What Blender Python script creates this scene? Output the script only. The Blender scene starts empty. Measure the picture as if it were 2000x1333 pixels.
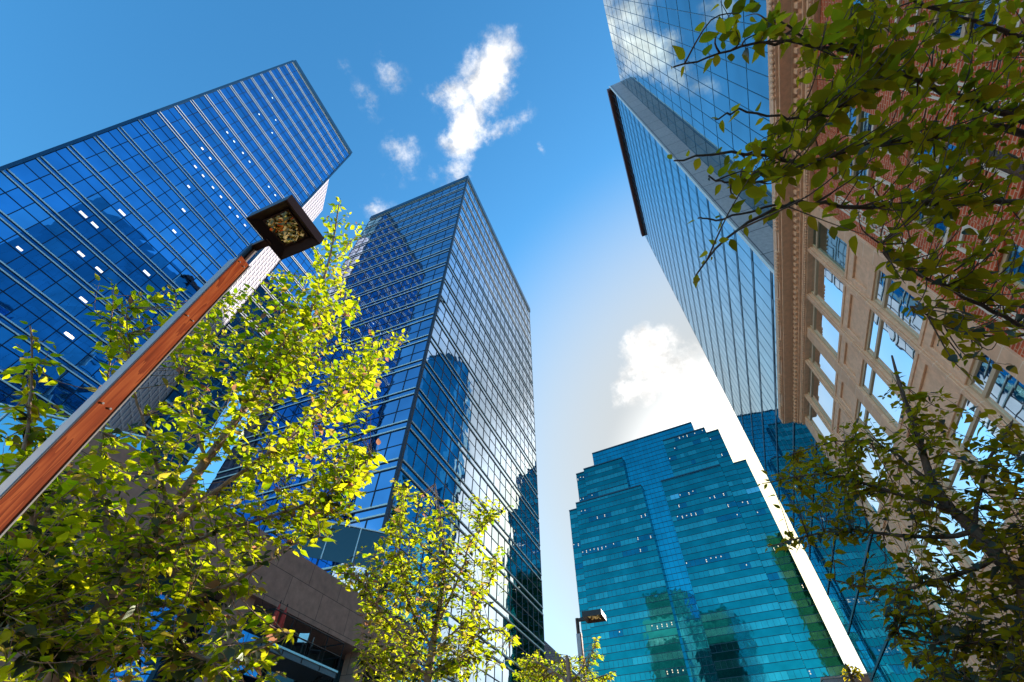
import bpy, math, random
import numpy as np
from mathutils import Vector, Matrix
random.seed(7)
rng = np.random.default_rng(11)
sc = bpy.context.scene
col = sc.collection
R = math.radians
EYE = 1.6

# ------------------------------------------------------------------ camera
# world axes: +X across the street (to the right), +Y down the street, +Z up
FPX, PITCH, ROLL, YAW = 854.15, R(50.399), R(0.4332), R(22.4843)
_f = Vector((0, math.cos(PITCH), math.sin(PITCH)))
_u = Vector((0, -math.sin(PITCH), math.cos(PITCH)))
_r = Vector((1, 0, 0))
_rt = _r * math.cos(ROLL) + _u * math.sin(ROLL)
_up = -_r * math.sin(ROLL) + _u * math.cos(ROLL)
ROTW = Matrix.Rotation(YAW, 3, 'Z')
FW, RT, UP = ROTW @ _f, ROTW @ _rt, ROTW @ _up
CAM = Vector((0, 0, EYE))
cd = bpy.data.cameras.new('camera')
cam = bpy.data.objects.new('camera', cd)
col.objects.link(cam)
cd.sensor_width = 36
cd.lens = FPX / 2000 * 36
cd.clip_start, cd.clip_end = 0.05, 6000
m = Matrix((RT, UP, -FW)).transposed().to_4x4()
m.translation = CAM
cam.matrix_world = m
sc.camera = cam


def ray(px, py):
    return FW + RT * ((px - 1000) / FPX) - UP * ((py - 666.5) / FPX)


def proj(p):
    w = Vector(p) - CAM
    d = w.dot(FW)
    return 1000 + FPX * w.dot(RT) / d, 666.5 - FPX * w.dot(UP) / d


# ------------------------------------------------------------------ helpers
class MB:
    """collects faces, then links them as one mesh object"""

    def __init__(s):
        s.v, s.f, s.m = [], [], []

    def quad(s, a, b, c, d, mi=0):
        n = len(s.v)
        s.v += [tuple(a), tuple(b), tuple(c), tuple(d)]
        s.f.append((n, n + 1, n + 2, n + 3))
        s.m.append(mi)

    def box(s, x0, x1, y0, y1, z0, z1, mi=0):
        s.obox((x0, y0), (1, 0), (0, 1), 0, x1 - x0, 0, y1 - y0, z0, z1, mi)

    def obox(s, o, d, n, a0, a1, b0, b1, z0, z1, mi=0):
        """box along horizontal direction d (a0..a1) and normal n (b0..b1)"""
        k = len(s.v)
        for z in (z0, z1):
            for a, b in ((a0, b0), (a1, b0), (a1, b1), (a0, b1)):
                s.v.append((o[0] + d[0] * a + n[0] * b, o[1] + d[1] * a + n[1] * b, z))
        fl = [(0, 3, 2, 1), (4, 5, 6, 7), (0, 1, 5, 4), (1, 2, 6, 5), (2, 3, 7, 6), (3, 0, 4, 7)]
        if (d[0] * n[1] - d[1] * n[0]) * (a1 - a0) * (b1 - b0) * (z1 - z0) < 0:
            fl = [tuple(reversed(f)) for f in fl]
        for f in fl:
            s.f.append(tuple(k + i for i in f))
            s.m.append(mi)

    def prism(s, pts, z0, z1, mi=0):
        k, n = len(s.v), len(pts)
        s.v += [(x, y, z0) for x, y in pts] + [(x, y, z1) for x, y in pts]
        s.f.append(tuple(k + i for i in reversed(range(n))))
        s.f.append(tuple(k + n + i for i in range(n)))
        s.m += [mi, mi]
        for i in range(n):
            j = (i + 1) % n
            s.f.append((k + i, k + j, k + n + j, k + n + i))
            s.m.append(mi)

    def tube(s, pts, rad, seg=6, mi=0, cap=True):
        pts = [Vector(p) for p in pts]
        k0 = len(s.v)
        n = len(pts)
        prev = None
        for i, p in enumerate(pts):
            t = (pts[min(i + 1, n - 1)] - pts[max(i - 1, 0)])
            t = t.normalized() if t.length > 1e-9 else Vector((0, 0, 1))
            a = prev if prev is not None else (Vector((1, 0, 0)) if abs(t.x) < .8 else Vector((0, 1, 0)))
            a = (a - t * a.dot(t)).normalized()
            prev = a
            b = t.cross(a)
            r = rad[i] if hasattr(rad, '__len__') else rad
            for q in range(seg):
                w = 2 * math.pi * q / seg
                s.v.append(tuple(p + (a * math.cos(w) + b * math.sin(w)) * r))
        for i in range(n - 1):
            for q in range(seg):
                q2 = (q + 1) % seg
                s.f.append((k0 + i * seg + q, k0 + i * seg + q2, k0 + (i + 1) * seg + q2, k0 + (i + 1) * seg + q))
                s.m.append(mi)
        if cap:
            s.f.append(tuple(k0 + q for q in reversed(range(seg))))
            s.f.append(tuple(k0 + (n - 1) * seg + q for q in range(seg)))
            s.m += [mi, mi]

    def build(s, name, mats, parent=None, smooth=False, bevel=0):
        me = bpy.data.meshes.new(name)
        me.from_pydata(s.v, [], s.f)
        if not isinstance(mats, (list, tuple)):
            mats = [mats]
        for mt in mats:
            me.materials.append(mt)
        me.polygons.foreach_set('material_index', s.m)
        if smooth:
            me.polygons.foreach_set('use_smooth', [True] * len(s.f))
        me.update()
        o = bpy.data.objects.new(name, me)
        col.objects.link(o)
        if parent is not None:
            o.parent = parent
            # meshes are written in world coordinates: shift by the root's place
            rt = parent
            off = Vector((0, 0, 0))
            while rt is not None:
                off += rt.location
                rt = rt.parent
            if off.length > 0:
                me.transform(Matrix.Translation(-off))
        if bevel:
            bv = o.modifiers.new('bevel', 'BEVEL')
            bv.width = bevel
            bv.segments = 2
            bv.limit_method = 'ANGLE'
        return o


def tag(o, label=None, cat=None, group=None, kind=None):
    if label:
        o['label'] = label
    if cat:
        o['category'] = cat
    if group:
        o['group'] = group
    if kind:
        o['kind'] = kind
    return o


def thing(name, label, cat, loc=(0, 0, 0), group=None):
    o = bpy.data.objects.new(name, None)
    o.empty_display_size = .5
    o.location = loc
    col.objects.link(o)
    return tag(o, label, cat, group)


# ------------------------------------------------------------------ materials
class NT:
    def __init__(s, name):
        s.mat = bpy.data.materials.new(name)
        s.mat.use_nodes = True
        s.t = s.mat.node_tree
        s.b = s.t.nodes['Principled BSDF']
        s.out = s.t.nodes['Material Output']

    def n(s, ty, **kw):
        nd = s.t.nodes.new(ty)
        for k, v in kw.items():
            if k.startswith('i_'):
                nd.inputs[int(k[2:]) if k[2:].isdigit() else k[2:].replace('_', ' ')].default_value = v
            else:
                setattr(nd, k, v)
        return nd

    def l(s, a, b):
        s.t.links.new(a, b)

    def ramp(s, fac, stops):
        r = s.n('ShaderNodeValToRGB')
        e = r.color_ramp.elements
        while len(e) < len(stops):
            e.new(.5)
        for q, (p, c) in zip(e, stops):
            q.position = p
            q.color = (*c, 1)
        s.l(fac, r.inputs[0])
        return r.outputs[0]


def mat_plain(name, c, rough=.6, metal=0., noise=.0, scale=4., bump=0., spec=.5):
    k = NT(name)
    k.b.inputs['Roughness'].default_value = rough
    k.b.inputs['Metallic'].default_value = metal
    k.b.inputs['Specular IOR Level'].default_value = spec
    k.b.inputs['Base Color'].default_value = (*c, 1)
    if noise or bump:
        tc = k.n('ShaderNodeTexCoord')
        nz = k.n('ShaderNodeTexNoise', i_Scale=scale, i_Detail=6., i_Roughness=.6)
        k.l(tc.outputs['Object'], nz.inputs['Vector'])
        if noise:
            lo = [max(0, x * (1 - noise)) for x in c]
            hi = [min(1, x * (1 + noise)) for x in c]
            k.l(k.ramp(nz.outputs[0], [(.3, lo), (.7, hi)]), k.b.inputs['Base Color'])
        if bump:
            bp = k.n('ShaderNodeBump', i_Strength=bump, i_Distance=.02)
            k.l(nz.outputs[0], bp.inputs['Height'])
            k.l(bp.outputs[0], k.b.inputs['Normal'])
    return k.mat


def mat_glass(name, c, rough=.02, wave=.25, wscale=.5, metal=1., var=.12, spec=.5):
    """coated curtain wall glass: a tinted mirror that is never quite flat"""
    k = NT(name)
    k.b.inputs['Metallic'].default_value = metal
    k.b.inputs['Roughness'].default_value = rough
    k.b.inputs['Specular IOR Level'].default_value = spec
    tc = k.n('ShaderNodeTexCoord')
    n1 = k.n('ShaderNodeTexNoise', i_Scale=.23, i_Detail=3.)
    k.l(tc.outputs['Object'], n1.inputs['Vector'])
    k.l(k.ramp(n1.outputs[0], [(.35, [x * (1 - var) for x in c]), (.65, [min(1, x * (1 + var)) for x in c])]),
        k.b.inputs['Base Color'])
    if wave:
        n2 = k.n('ShaderNodeTexNoise', i_Scale=wscale, i_Detail=1.5)
        k.l(tc.outputs['Object'], n2.inputs['Vector'])
        bp = k.n('ShaderNodeBump', i_Strength=wave, i_Distance=.02)
        k.l(n2.outputs[0], bp.inputs['Height'])
        k.l(bp.outputs[0], k.b.inputs['Normal'])
    return k.mat


def mat_emit(name, c, s):
    k = NT(name)
    k.b.inputs['Base Color'].default_value = (*c, 1)
    k.b.inputs['Emission Color'].default_value = (*c, 1)
    k.b.inputs['Emission Strength'].default_value = s
    return k.mat


def mat_blocks(name, c1, c2, mortar, bw, bh, ms=.01, axis='yz', rough=.8, bump=.3, offset=.5, noise=.15, bias=0.):
    """ashlar, panels or bricks laid out on a wall; axis picks the wall's two directions"""
    k = NT(name)
    k.b.inputs['Roughness'].default_value = rough
    k.b.inputs['Specular IOR Level'].default_value = .3
    tc = k.n('ShaderNodeTexCoord')
    sp = k.n('ShaderNodeSeparateXYZ')
    cb = k.n('ShaderNodeCombineXYZ')
    k.l(tc.outputs['Object'], sp.inputs[0])
    add = k.n('ShaderNodeMath', operation='ADD')
    k.l(sp.outputs[0], add.inputs[0])
    k.l(sp.outputs[1], add.inputs[1])
    k.l(add.outputs[0] if axis == 'xyz' else sp.outputs['XYZ'.index(axis[0].upper())], cb.inputs[0])
    k.l(sp.outputs[2], cb.inputs[1])
    br = k.n('ShaderNodeTexBrick', offset=offset)
    br.inputs['Scale'].default_value = 1
    br.inputs['Mortar Size'].default_value = ms
    br.inputs['Mortar Smooth'].default_value = .2
    br.inputs['Bias'].default_value = bias
    br.inputs['Brick Width'].default_value = bw
    br.inputs['Row Height'].default_value = bh
    for q, c in zip(('Color1', 'Color2', 'Mortar'), (c1, c2, mortar)):
        br.inputs[q].default_value = (*c, 1)
    k.l(cb.outputs[0], br.inputs['Vector'])
    nz = k.n('ShaderNodeTexNoise', i_Scale=3., i_Detail=8., i_Roughness=.65)
    k.l(tc.outputs['Object'], nz.inputs['Vector'])
    mx = k.n('ShaderNodeMix', data_type='RGBA', blend_type='MULTIPLY')
    mx.inputs[0].default_value = 1
    k.l(br.outputs['Color'], mx.inputs[6])
    k.l(k.ramp(nz.outputs[0], [(.25, [1 - noise * 2] * 3), (.75, [1 + noise] * 3)]), mx.inputs[7])
    k.l(mx.outputs[2], k.b.inputs['Base Color'])
    bp = k.n('ShaderNodeBump', i_Strength=bump, i_Distance=.01, invert=True)
    k.l(br.outputs['Fac'], bp.inputs['Height'])
    k.l(bp.outputs[0], k.b.inputs['Normal'])
    return k.mat


def mat_leaf(name, cols, trans, tr=.5):
    """cols/trans: colour ranges for the reflecting and the light passing side"""
    k = NT(name)
    k.t.nodes.remove(k.b)
    at = k.n('ShaderNodeAttribute', attribute_name='tint')
    c1 = k.ramp(at.outputs['Fac'], [(i / (len(cols) - 1), c) for i, c in enumerate(cols)])
    c2 = k.ramp(at.outputs['Fac'], [(i / (len(trans) - 1), c) for i, c in enumerate(trans)])
    df = k.n('ShaderNodeBsdfDiffuse')
    tl = k.n('ShaderNodeBsdfTranslucent')
    gl = k.n('ShaderNodeBsdfGlossy')
    gl.inputs['Roughness'].default_value = .5
    gl.inputs['Color'].default_value = (.10, .11, .08, 1)
    k.l(c1, df.inputs[0])
    k.l(c2, tl.inputs[0])
    a = k.n('ShaderNodeMixShader')
    a.inputs[0].default_value = tr
    k.l(df.outputs[0], a.inputs[1])
    k.l(tl.outputs[0], a.inputs[2])
    fr = k.n('ShaderNodeFresnel')
    fr.inputs[0].default_value = 1.4
    b = k.n('ShaderNodeMixShader')
    k.l(fr.outputs[0], b.inputs[0])
    k.l(a.outputs[0], b.inputs[1])
    k.l(gl.outputs[0], b.inputs[2])
    k.l(b.outputs[0], k.out.inputs[0])
    return k.mat


def mat_wood(name, dark, mid, light):
    k = NT(name)
    tc = k.n('ShaderNodeTexCoord')
    mp = k.n('ShaderNodeMapping')
    mp.inputs['Scale'].default_value = (9, 9, .55)
    nz = k.n('ShaderNodeTexNoise', i_Scale=1., i_Detail=3., i_Distortion=1.2)
    k.l(tc.outputs['Object'], mp.inputs[0])
    k.l(mp.outputs[0], nz.inputs['Vector'])
    mp2 = k.n('ShaderNodeMapping')
    mp2.inputs['Scale'].default_value = (60, 60, 1.3)
    n2 = k.n('ShaderNodeTexNoise', i_Scale=1.5, i_Detail=4.)
    k.l(tc.outputs['Object'], mp2.inputs[0])
    k.l(mp2.outputs[0], n2.inputs['Vector'])
    ml = k.n('ShaderNodeMath', operation='MULTIPLY', i_1=9.)
    k.l(nz.outputs[0], ml.inputs[0])
    fr = k.n('ShaderNodeMath', operation='FRACT')
    k.l(ml.outputs[0], fr.inputs[0])
    av = k.n('ShaderNodeMath', operation='MULTIPLY_ADD', i_1=.55, i_2=.0)
    k.l(fr.outputs[0], av.inputs[0])
    ad = k.n('ShaderNodeMath', operation='MULTIPLY_ADD', i_1=.6)
    k.l(n2.outputs[0], ad.inputs[0])
    k.l(av.outputs[0], ad.inputs[2])
    k.l(k.ramp(ad.outputs[0], [(.2, dark), (.5, mid), (.85, light)]), k.b.inputs['Base Color'])
    k.b.inputs['Roughness'].default_value = .42
    k.b.inputs['Specular IOR Level'].default_value = .2
    return k.mat


# ------------------------------------------------------------------ sky, sun, clouds
SUN = Vector((.225, 1, .467)).normalized()
SUN_EL = math.asin(SUN.z)
SUN_AZ = math.atan2(SUN.x, SUN.y)
w = bpy.data.worlds.new('World')
sc.world = w
w.use_nodes = True
wt = w.node_tree
wt.nodes.clear()


def wn(ty, **kw):
    nd = wt.nodes.new(ty)
    for k_, v_ in kw.items():
        if k_.startswith('i_'):
            q = k_[2:]
            nd.inputs[int(q) if q.isdigit() else q].default_value = v_
        else:
            setattr(nd, k_, v_)
    return nd


def wl(a, b):
    wt.links.new(a, b)


def wmath(op, a, b=None, c=None, clamp=False):
    nd = wn('ShaderNodeMath', operation=op, use_clamp=clamp)
    for i, x in enumerate((a, b, c)):
        if x is None:
            continue
        if isinstance(x, (int, float)):
            nd.inputs[i].default_value = x
        else:
            wl(x, nd.inputs[i])
    return nd.outputs[0]


sky = wn('ShaderNodeTexSky', sky_type='NISHITA', sun_disc=False, sun_elevation=SUN_EL, sun_rotation=SUN_AZ,
         altitude=100, air_density=1.0, dust_density=0.9, ozone_density=2.2)
hs = wn('ShaderNodeHueSaturation')
hs.inputs['Saturation'].default_value = 1.16
wl(sky.outputs[0], hs.inputs['Color'])
bg = wn('ShaderNodeBackground')
bg.inputs[1].default_value = .15
tn = wn('ShaderNodeMix', data_type='RGBA', blend_type='MULTIPLY')
tn.inputs[0].default_value = 1
tn.inputs[7].default_value = (.46, .92, .96, 1)
wl(hs.outputs[0], tn.inputs[6])
wl(tn.outputs[2], bg.inputs[0])

tc = wn('ShaderNodeTexCoord')
DIR = tc.outputs['Generated']
nw = wn('ShaderNodeTexNoise')
nw.inputs['Scale'].default_value = 10
nw.inputs['Detail'].default_value = 8
nw.inputs['Roughness'].default_value = .6
wl(DIR, nw.inputs['Vector'])
vs = wn('ShaderNodeVectorMath', operation='MULTIPLY_ADD')
vs.inputs[1].default_value = (.10, .10, .10)
sub = wn('ShaderNodeVectorMath', operation='SUBTRACT')
sub.inputs[1].default_value = (.5, .5, .5)
wl(nw.outputs['Color'], sub.inputs[0])
wl(sub.outputs[0], vs.inputs[0])
wl(DIR, vs.inputs[2])
WARP = vs.outputs[0]
nd_ = wn('ShaderNodeTexNoise')
nd_.inputs['Scale'].default_value = 17
nd_.inputs['Detail'].default_value = 9
nd_.inputs['Roughness'].default_value = .68
wl(DIR, nd_.inputs['Vector'])
FBM = nd_.outputs[0]


def blob(c, e, wid, gain=1.0):
    """soft elliptical patch round direction c, long axis towards direction e, wid = half width"""
    c, e = c.normalized(), e.normalized()
    t1 = e - c * e.dot(c)
    L = max(t1.length, 1e-3)
    t1 = t1 / L
    t2 = c.cross(t1)

    def dot(v):
        nd = wn('ShaderNodeVectorMath', operation='DOT_PRODUCT')
        wl(WARP, nd.inputs[0])
        nd.inputs[1].default_value = v
        return nd.outputs['Value']
    x = wmath('MULTIPLY', dot(t1), 1 / L)
    y = wmath('MULTIPLY', dot(t2), 1 / wid)
    d = wmath('SQRT', wmath('ADD', wmath('MULTIPLY', x, x), wmath('MULTIPLY', y, y)))
    front = wmath('GREATER_THAN', dot(c), 0.)
    return wmath('MULTIPLY', wmath('MULTIPLY', wmath('SUBTRACT', 1., d, clamp=True), gain), front)


def mir(px, py):
    d = ray(px, py)
    return Vector((-d.x, d.y, d.z))


def pb(x, y, x2, y2, wpx, gain=1., f=ray):
    return blob(f(x, y), f(x2, y2), wpx / FPX * .85, gain)


clouds = [
    pb(950, 170, 895, 290, 58, 1.7), pb(925, 125, 905, 80, 50, .8), pb(905, 285, 890, 350, 32, 1.0),
    pb(985, 240, 1060, 205, 26, .75), pb(930, 230, 855, 275, 38, .8), pb(1042, 285, 1050, 310, 15, .55),
    pb(770, 150, 760, 215, 34, .46), pb(715, 195, 742, 245, 28, .42), pb(670, 135, 675, 160, 16, .3),
    pb(850, 350, 880, 342, 18, .4), pb(742, 405, 785, 385, 38, .95), pb(822, 185, 832, 200, 15, .3),
    pb(1270, 700, 1340, 650, 75, 2.2), pb(1235, 760, 1180, 790, 50, 1.6), pb(1320, 730, 1400, 760, 80, 1.2),
    # the bank whose mirror image shows in the glass front on the right
    pb(1255, 90, 1330, 160, 60, 1.9, mir), pb(1240, 20, 1210, -40, 60, 1.5, mir), pb(1330, 150, 1420, 180, 34, 1.0, mir),
    pb(1420, 20, 1470, 60, 60, .7, mir),
]
acc = clouds[0]
for c_ in clouds[1:]:
    acc = wmath('MAXIMUM', acc, c_)
dens = wmath('ADD', acc, wmath('MULTIPLY', wmath('SUBTRACT', FBM, .5), 2.6))
has = wmath('MULTIPLY', acc, 3., clamp=True)
mr = wn('ShaderNodeMapRange', interpolation_type='SMOOTHSTEP')
mr.inputs['From Min'].default_value = .05
mr.inputs['From Max'].default_value = 1.55
wl(dens, mr.inputs['Value'])
FILL_BANK = blob(Vector((-1., -.60, .25)), Vector((-.45, -.95, .25)), .30, 3.0)  # unseen cloud bank out of frame, added to light the stone building
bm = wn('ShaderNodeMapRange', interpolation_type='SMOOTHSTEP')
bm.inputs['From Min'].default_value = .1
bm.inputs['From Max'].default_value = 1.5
wl(wmath('MULTIPLY', FILL_BANK, wmath('ADD', FBM, .5)), bm.inputs['Value'])
FILL_DENS = bm.outputs[0]
DENS = wmath('MULTIPLY', mr.outputs[0], has)
# a thin milky veil low down, towards the sun
dt = wn('ShaderNodeVectorMath', operation='DOT_PRODUCT')
wl(DIR, dt.inputs[0])
dt.inputs[1].default_value = SUN
veil = wn('ShaderNodeMapRange', interpolation_type='SMOOTHSTEP')
veil.inputs['From Min'].default_value = .69
veil.inputs['From Max'].default_value = .965
veil.inputs['To Max'].default_value = .96
wl(dt.outputs['Value'], veil.inputs['Value'])
cbg = wn('ShaderNodeBackground')
cbg.inputs[0].default_value = (1, .975, .94, 1)
cn_ = wn('ShaderNodeTexNoise')
cn_.inputs['Scale'].default_value = 26
cn_.inputs['Detail'].default_value = 7
wl(WARP, cn_.inputs['Vector'])
cst = wn('ShaderNodeMapRange')
cst.inputs['From Min'].default_value = .3
cst.inputs['From Max'].default_value = .62
cst.inputs['To Min'].default_value = .30
cst.inputs['To Max'].default_value = .56
wl(cn_.outputs[0], cst.inputs['Value'])
wl(wmath('ADD', cst.outputs[0], wmath('MULTIPLY', DENS, .10)), cbg.inputs[1])
vbg = wn('ShaderNodeBackground')
vbg.inputs[0].default_value = (1, .985, .955, 1)
vst = wn('ShaderNodeMapRange', interpolation_type='SMOOTHSTEP')
vst.inputs['From Min'].default_value = .93
vst.inputs['From Max'].default_value = 1.0
vst.inputs['To Min'].default_value = .275
vst.inputs['To Max'].default_value = .85
wl(dt.outputs['Value'], vst.inputs['Value'])
wl(vst.outputs[0], vbg.inputs[1])
warm = wn('ShaderNodeMapRange', interpolation_type='SMOOTHSTEP')
warm.inputs['From Min'].default_value = .965
warm.inputs['From Max'].default_value = .998
wl(dt.outputs['Value'], warm.inputs['Value'])
wmx = wn('ShaderNodeMix', data_type='RGBA')
wmx.inputs[6].default_value = (1, .985, .955, 1)
wmx.inputs[7].default_value = (1, .86, .50, 1)
wl(warm.outputs[0], wmx.inputs[0])
wl(wmx.outputs[2], vbg.inputs[0])
mv = wn('ShaderNodeMixShader')
wl(veil.outputs[0], mv.inputs[0])
wl(bg.outputs[0], mv.inputs[1])
wl(vbg.outputs[0], mv.inputs[2])
mc = wn('ShaderNodeMixShader')
wl(DENS, mc.inputs[0])
wl(mv.outputs[0], mc.inputs[1])
wl(cbg.outputs[0], mc.inputs[2])
fill_bg = wn('ShaderNodeBackground')
fill_bg.inputs[0].default_value = (1, .84, .67, 1)
fill_bg.inputs[1].default_value = 1.15  # added fill cloud: kept warm and bright for the stone front
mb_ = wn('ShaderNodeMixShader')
wl(FILL_DENS, mb_.inputs[0])
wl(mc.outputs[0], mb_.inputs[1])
wl(fill_bg.outputs[0], mb_.inputs[2])
wo = wn('ShaderNodeOutputWorld')
wl(mb_.outputs[0], wo.inputs[0])

sd = bpy.data.lights.new('sun', 'SUN')
sd.energy = 4.6
sd.angle = R(.53)
sd.color = (1, .93, .80)
so = bpy.data.objects.new('sun', sd)
so.rotation_euler = (-SUN).to_track_quat('-Z', 'Y').to_euler()
so.location = (20, 90, 160)
col.objects.link(so)

# ------------------------------------------------------------------ shared materials
M = {}
M['t1'] = mat_glass('deep_blue_glass', (.12, .38, .68), wave=.6, wscale=.35)
M['t1b'] = mat_glass('deep_blue_glass_pale', (.16, .43, .70), wave=.6, wscale=.35)
M['t1s'] = mat_glass('blue_spandrel_glass', (.07, .26, .52), rough=.06, wave=.2)
M['b2'] = mat_glass('grey_blue_glass', (.50, .63, .78), wave=.5, wscale=.6)
M['b2b'] = mat_glass('grey_blue_glass_pale', (.58, .69, .82), wave=.5, wscale=.6)
M['b2l'] = mat_glass('grey_blue_glass_dimmed', (.28, .42, .60), wave=.5, wscale=.6)  # same tower glass, darkened to paint in the left face's dimmer reflection
M['b2lb'] = mat_glass('grey_blue_glass_dimmed_pale', (.35, .48, .64), wave=.5, wscale=.6)  # pale pane of the left face, darkened the same way
M['b2s'] = mat_glass('grey_blue_spandrel', (.50, .56, .64), rough=.1, wave=.2)
M['t3'] = mat_glass('pale_blue_glass', (.27, .45, .50), wave=.22, wscale=.5)
M['t3b'] = mat_glass('pale_blue_glass_light', (.32, .50, .55), wave=.22, wscale=.5)
M['t4v'] = mat_glass('teal_vision_glass', (.022, .21, .195), wave=.9, wscale=.5, rough=.03)
M['t4v2'] = mat_glass('teal_vision_blind', (.05, .28, .25), wave=.7, wscale=.5, rough=.08)
M['t4v3'] = mat_glass('teal_vision_dark', (.012, .14, .17), wave=.9, wscale=.5, rough=.03)
M['t4v4'] = mat_glass('teal_vision_pale', (.22, .46, .44), wave=.7, wscale=.5, rough=.1)
M['t4s'] = mat_glass('teal_spandrel_glass', (.009, .17, .16), wave=.8, wscale=.5, rough=.05)
M['t4c'] = mat_glass('bright_blue_glass', (.018, .26, .30), wave=.6, wscale=.5, rough=.03)
M['cyl'] = mat_glass('teal_round_glass', (.05, .30, .38), wave=.3, rough=.06)
M['mull'] = mat_plain('dark_mullion', (.012, .022, .06), .35, .3)
M['mullb'] = mat_plain('black_mullion', (.012, .018, .035), .4, .2)
M['mullt'] = mat_plain('teal_mullion', (.006, .05, .085), .4, .2)
M['mull3'] = mat_plain('blue_mullion', (.05, .17, .26), .4, .3)
M['rail'] = mat_plain('pale_aluminium', (.86, .86, .87), .4, .0)
M['rail2'] = mat_plain('warm_aluminium', (.84, .80, .74), .4, .0)
M['core'] = mat_blocks('window_wall', (.07, .13, .16), (.04, .09, .12), (.30, .36, .38), 3.2, 3.9, .12, 'xyz', .25, .2, 0., .2)
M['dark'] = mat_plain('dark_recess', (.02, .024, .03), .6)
M['roof'] = mat_plain('roof_gravel', (.25, .25, .25), .9, noise=.2)
M['cop1'] = mat_plain('slate_blue_coping', (.03, .09, .16), .35, .6)
M['cop3'] = mat_plain('rust_brown_coping', (.11, .025, .012), .5)
M['met3'] = mat_blocks('grey_metal_panels', (.42, .38, .40), (.46, .42, .44), (.10, .09, .11), 2.4, 4., .05, 'x', .38, .2, 0.)
M['lit'] = mat_emit('ceiling_light_glow', (1, .88, .74), .62)
M['lit4'] = mat_emit('office_light_glow', (1, .80, .52), .4)
M['latt'] = mat_plain('white_lattice', (.40, .36, .41), .5)
M['lback'] = mat_plain('lilac_panel', (.22, .20, .27), .4)
M['stone'] = mat_blocks('tan_limestone', (.88, .56, .36), (.81, .50, .32), (.92, .68, .50), 1.1, .52, .012, 'xyz', .8, .25, .5, .10)
M['stonep'] = mat_plain('tan_limestone_plain', (.86, .545, .35), .8, noise=.14, scale=5, bump=.15)
M['stoned'] = mat_plain('brown_stone_soffit', (.55, .32, .19), .85, noise=.15, scale=4, bump=.1)
M['white'] = mat_plain('cream_terracotta', (.80, .72, .60), .6, noise=.06, scale=6)
M['brick'] = mat_blocks('red_brick', (.66, .125, .045), (.52, .09, .035), (.66, .40, .26), .24, .085, .012, 'xyz', .85, .5, .5, .2)
M['wframe'] = mat_plain('tan_window_frame', (.60, .46, .30), .5)
M['wframed'] = mat_plain('shadow_brown_frame', (.22, .13, .075), .6)
M['wglass'] = mat_glass('street_window_glass', (.80, .86, .90), wave=.1, wscale=.8, rough=.01)
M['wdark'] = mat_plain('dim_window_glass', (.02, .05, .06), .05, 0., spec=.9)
M['granite'] = mat_blocks('pink_granite', (.52, .285, .215), (.46, .25, .19), (.12, .07, .055), 1.9, 1.0, .012, 'xyz', .5, .2, .5, .16)
M['pole'] = mat_plain('bronze_grey_metal', (.42, .355, .36), .45, .15, noise=.06, scale=20)
M['lampm'] = mat_plain('dark_bronze_metal', (.045, .022, .016), .35, .5, noise=.1, scale=30)
M['wood'] = mat_wood('red_hardwood', (.15, .022, .004), (.26, .042, .008), (.38, .085, .02))
M['alu'] = mat_plain('satin_aluminium', (.72, .70, .66), .3, .8)
M['lens'] = mat_glass('gold_reflector', (.85, .66, .30), rough=.10, wave=.3, wscale=6)
M['clear'] = mat_glass('lens_glass', (.60, .52, .30), rough=.03, wave=.5, wscale=4)
M['steel'] = mat_plain('black_steel', (.02, .02, .022), .45, .4)
M['deck'] = mat_plain('grey_steel_deck', (.16, .17, .19), .4, .5)
M['red'] = mat_plain('red_canvas', (.62, .05, .03), .7)
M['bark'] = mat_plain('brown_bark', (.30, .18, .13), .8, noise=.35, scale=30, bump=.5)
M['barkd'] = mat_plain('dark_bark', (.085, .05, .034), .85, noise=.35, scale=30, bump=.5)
M['asphalt'] = mat_plain('asphalt', (.05, .05, .052), .9, noise=.2, scale=6)
M['paving'] = mat_blocks('paving', (.55, .46, .38), (.50, .42, .345), (.25, .22, .19), .9, .9, .01, 'x', .85, .2, 0., .1)
M['kerb'] = mat_plain('kerb_stone', (.34, .33, .31), .85, noise=.1)
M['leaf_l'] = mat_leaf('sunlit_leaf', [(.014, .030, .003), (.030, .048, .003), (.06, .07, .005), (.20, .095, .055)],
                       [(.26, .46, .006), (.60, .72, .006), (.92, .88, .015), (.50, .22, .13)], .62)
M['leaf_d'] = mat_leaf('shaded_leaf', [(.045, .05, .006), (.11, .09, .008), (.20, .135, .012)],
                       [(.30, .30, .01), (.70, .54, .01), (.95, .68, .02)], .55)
# ---- ground
def sheet(name, x0, x1, y0, y1, z, mt):
    b = MB()
    b.quad((x0, y0, z), (x1, y0, z), (x1, y1, z), (x0, y1, z))
    return tag(b.build(name, mt), kind='structure')


sheet('ground', -2500, 2500, -2500, 2500, 0, M['paving'])
sheet('road', 1.8, 6.4, -300, 600, .004, M['asphalt'])
b = MB()
b.box(1.62, 1.8, -300, 600, 0, .12)
tag(b.build('kerb', M['kerb']), kind='structure')
b = MB()
b.box(6.4, 8.6, -300, 600, 0, .12)
tag(b.build('pavement', M['paving']), kind='structure')

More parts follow.
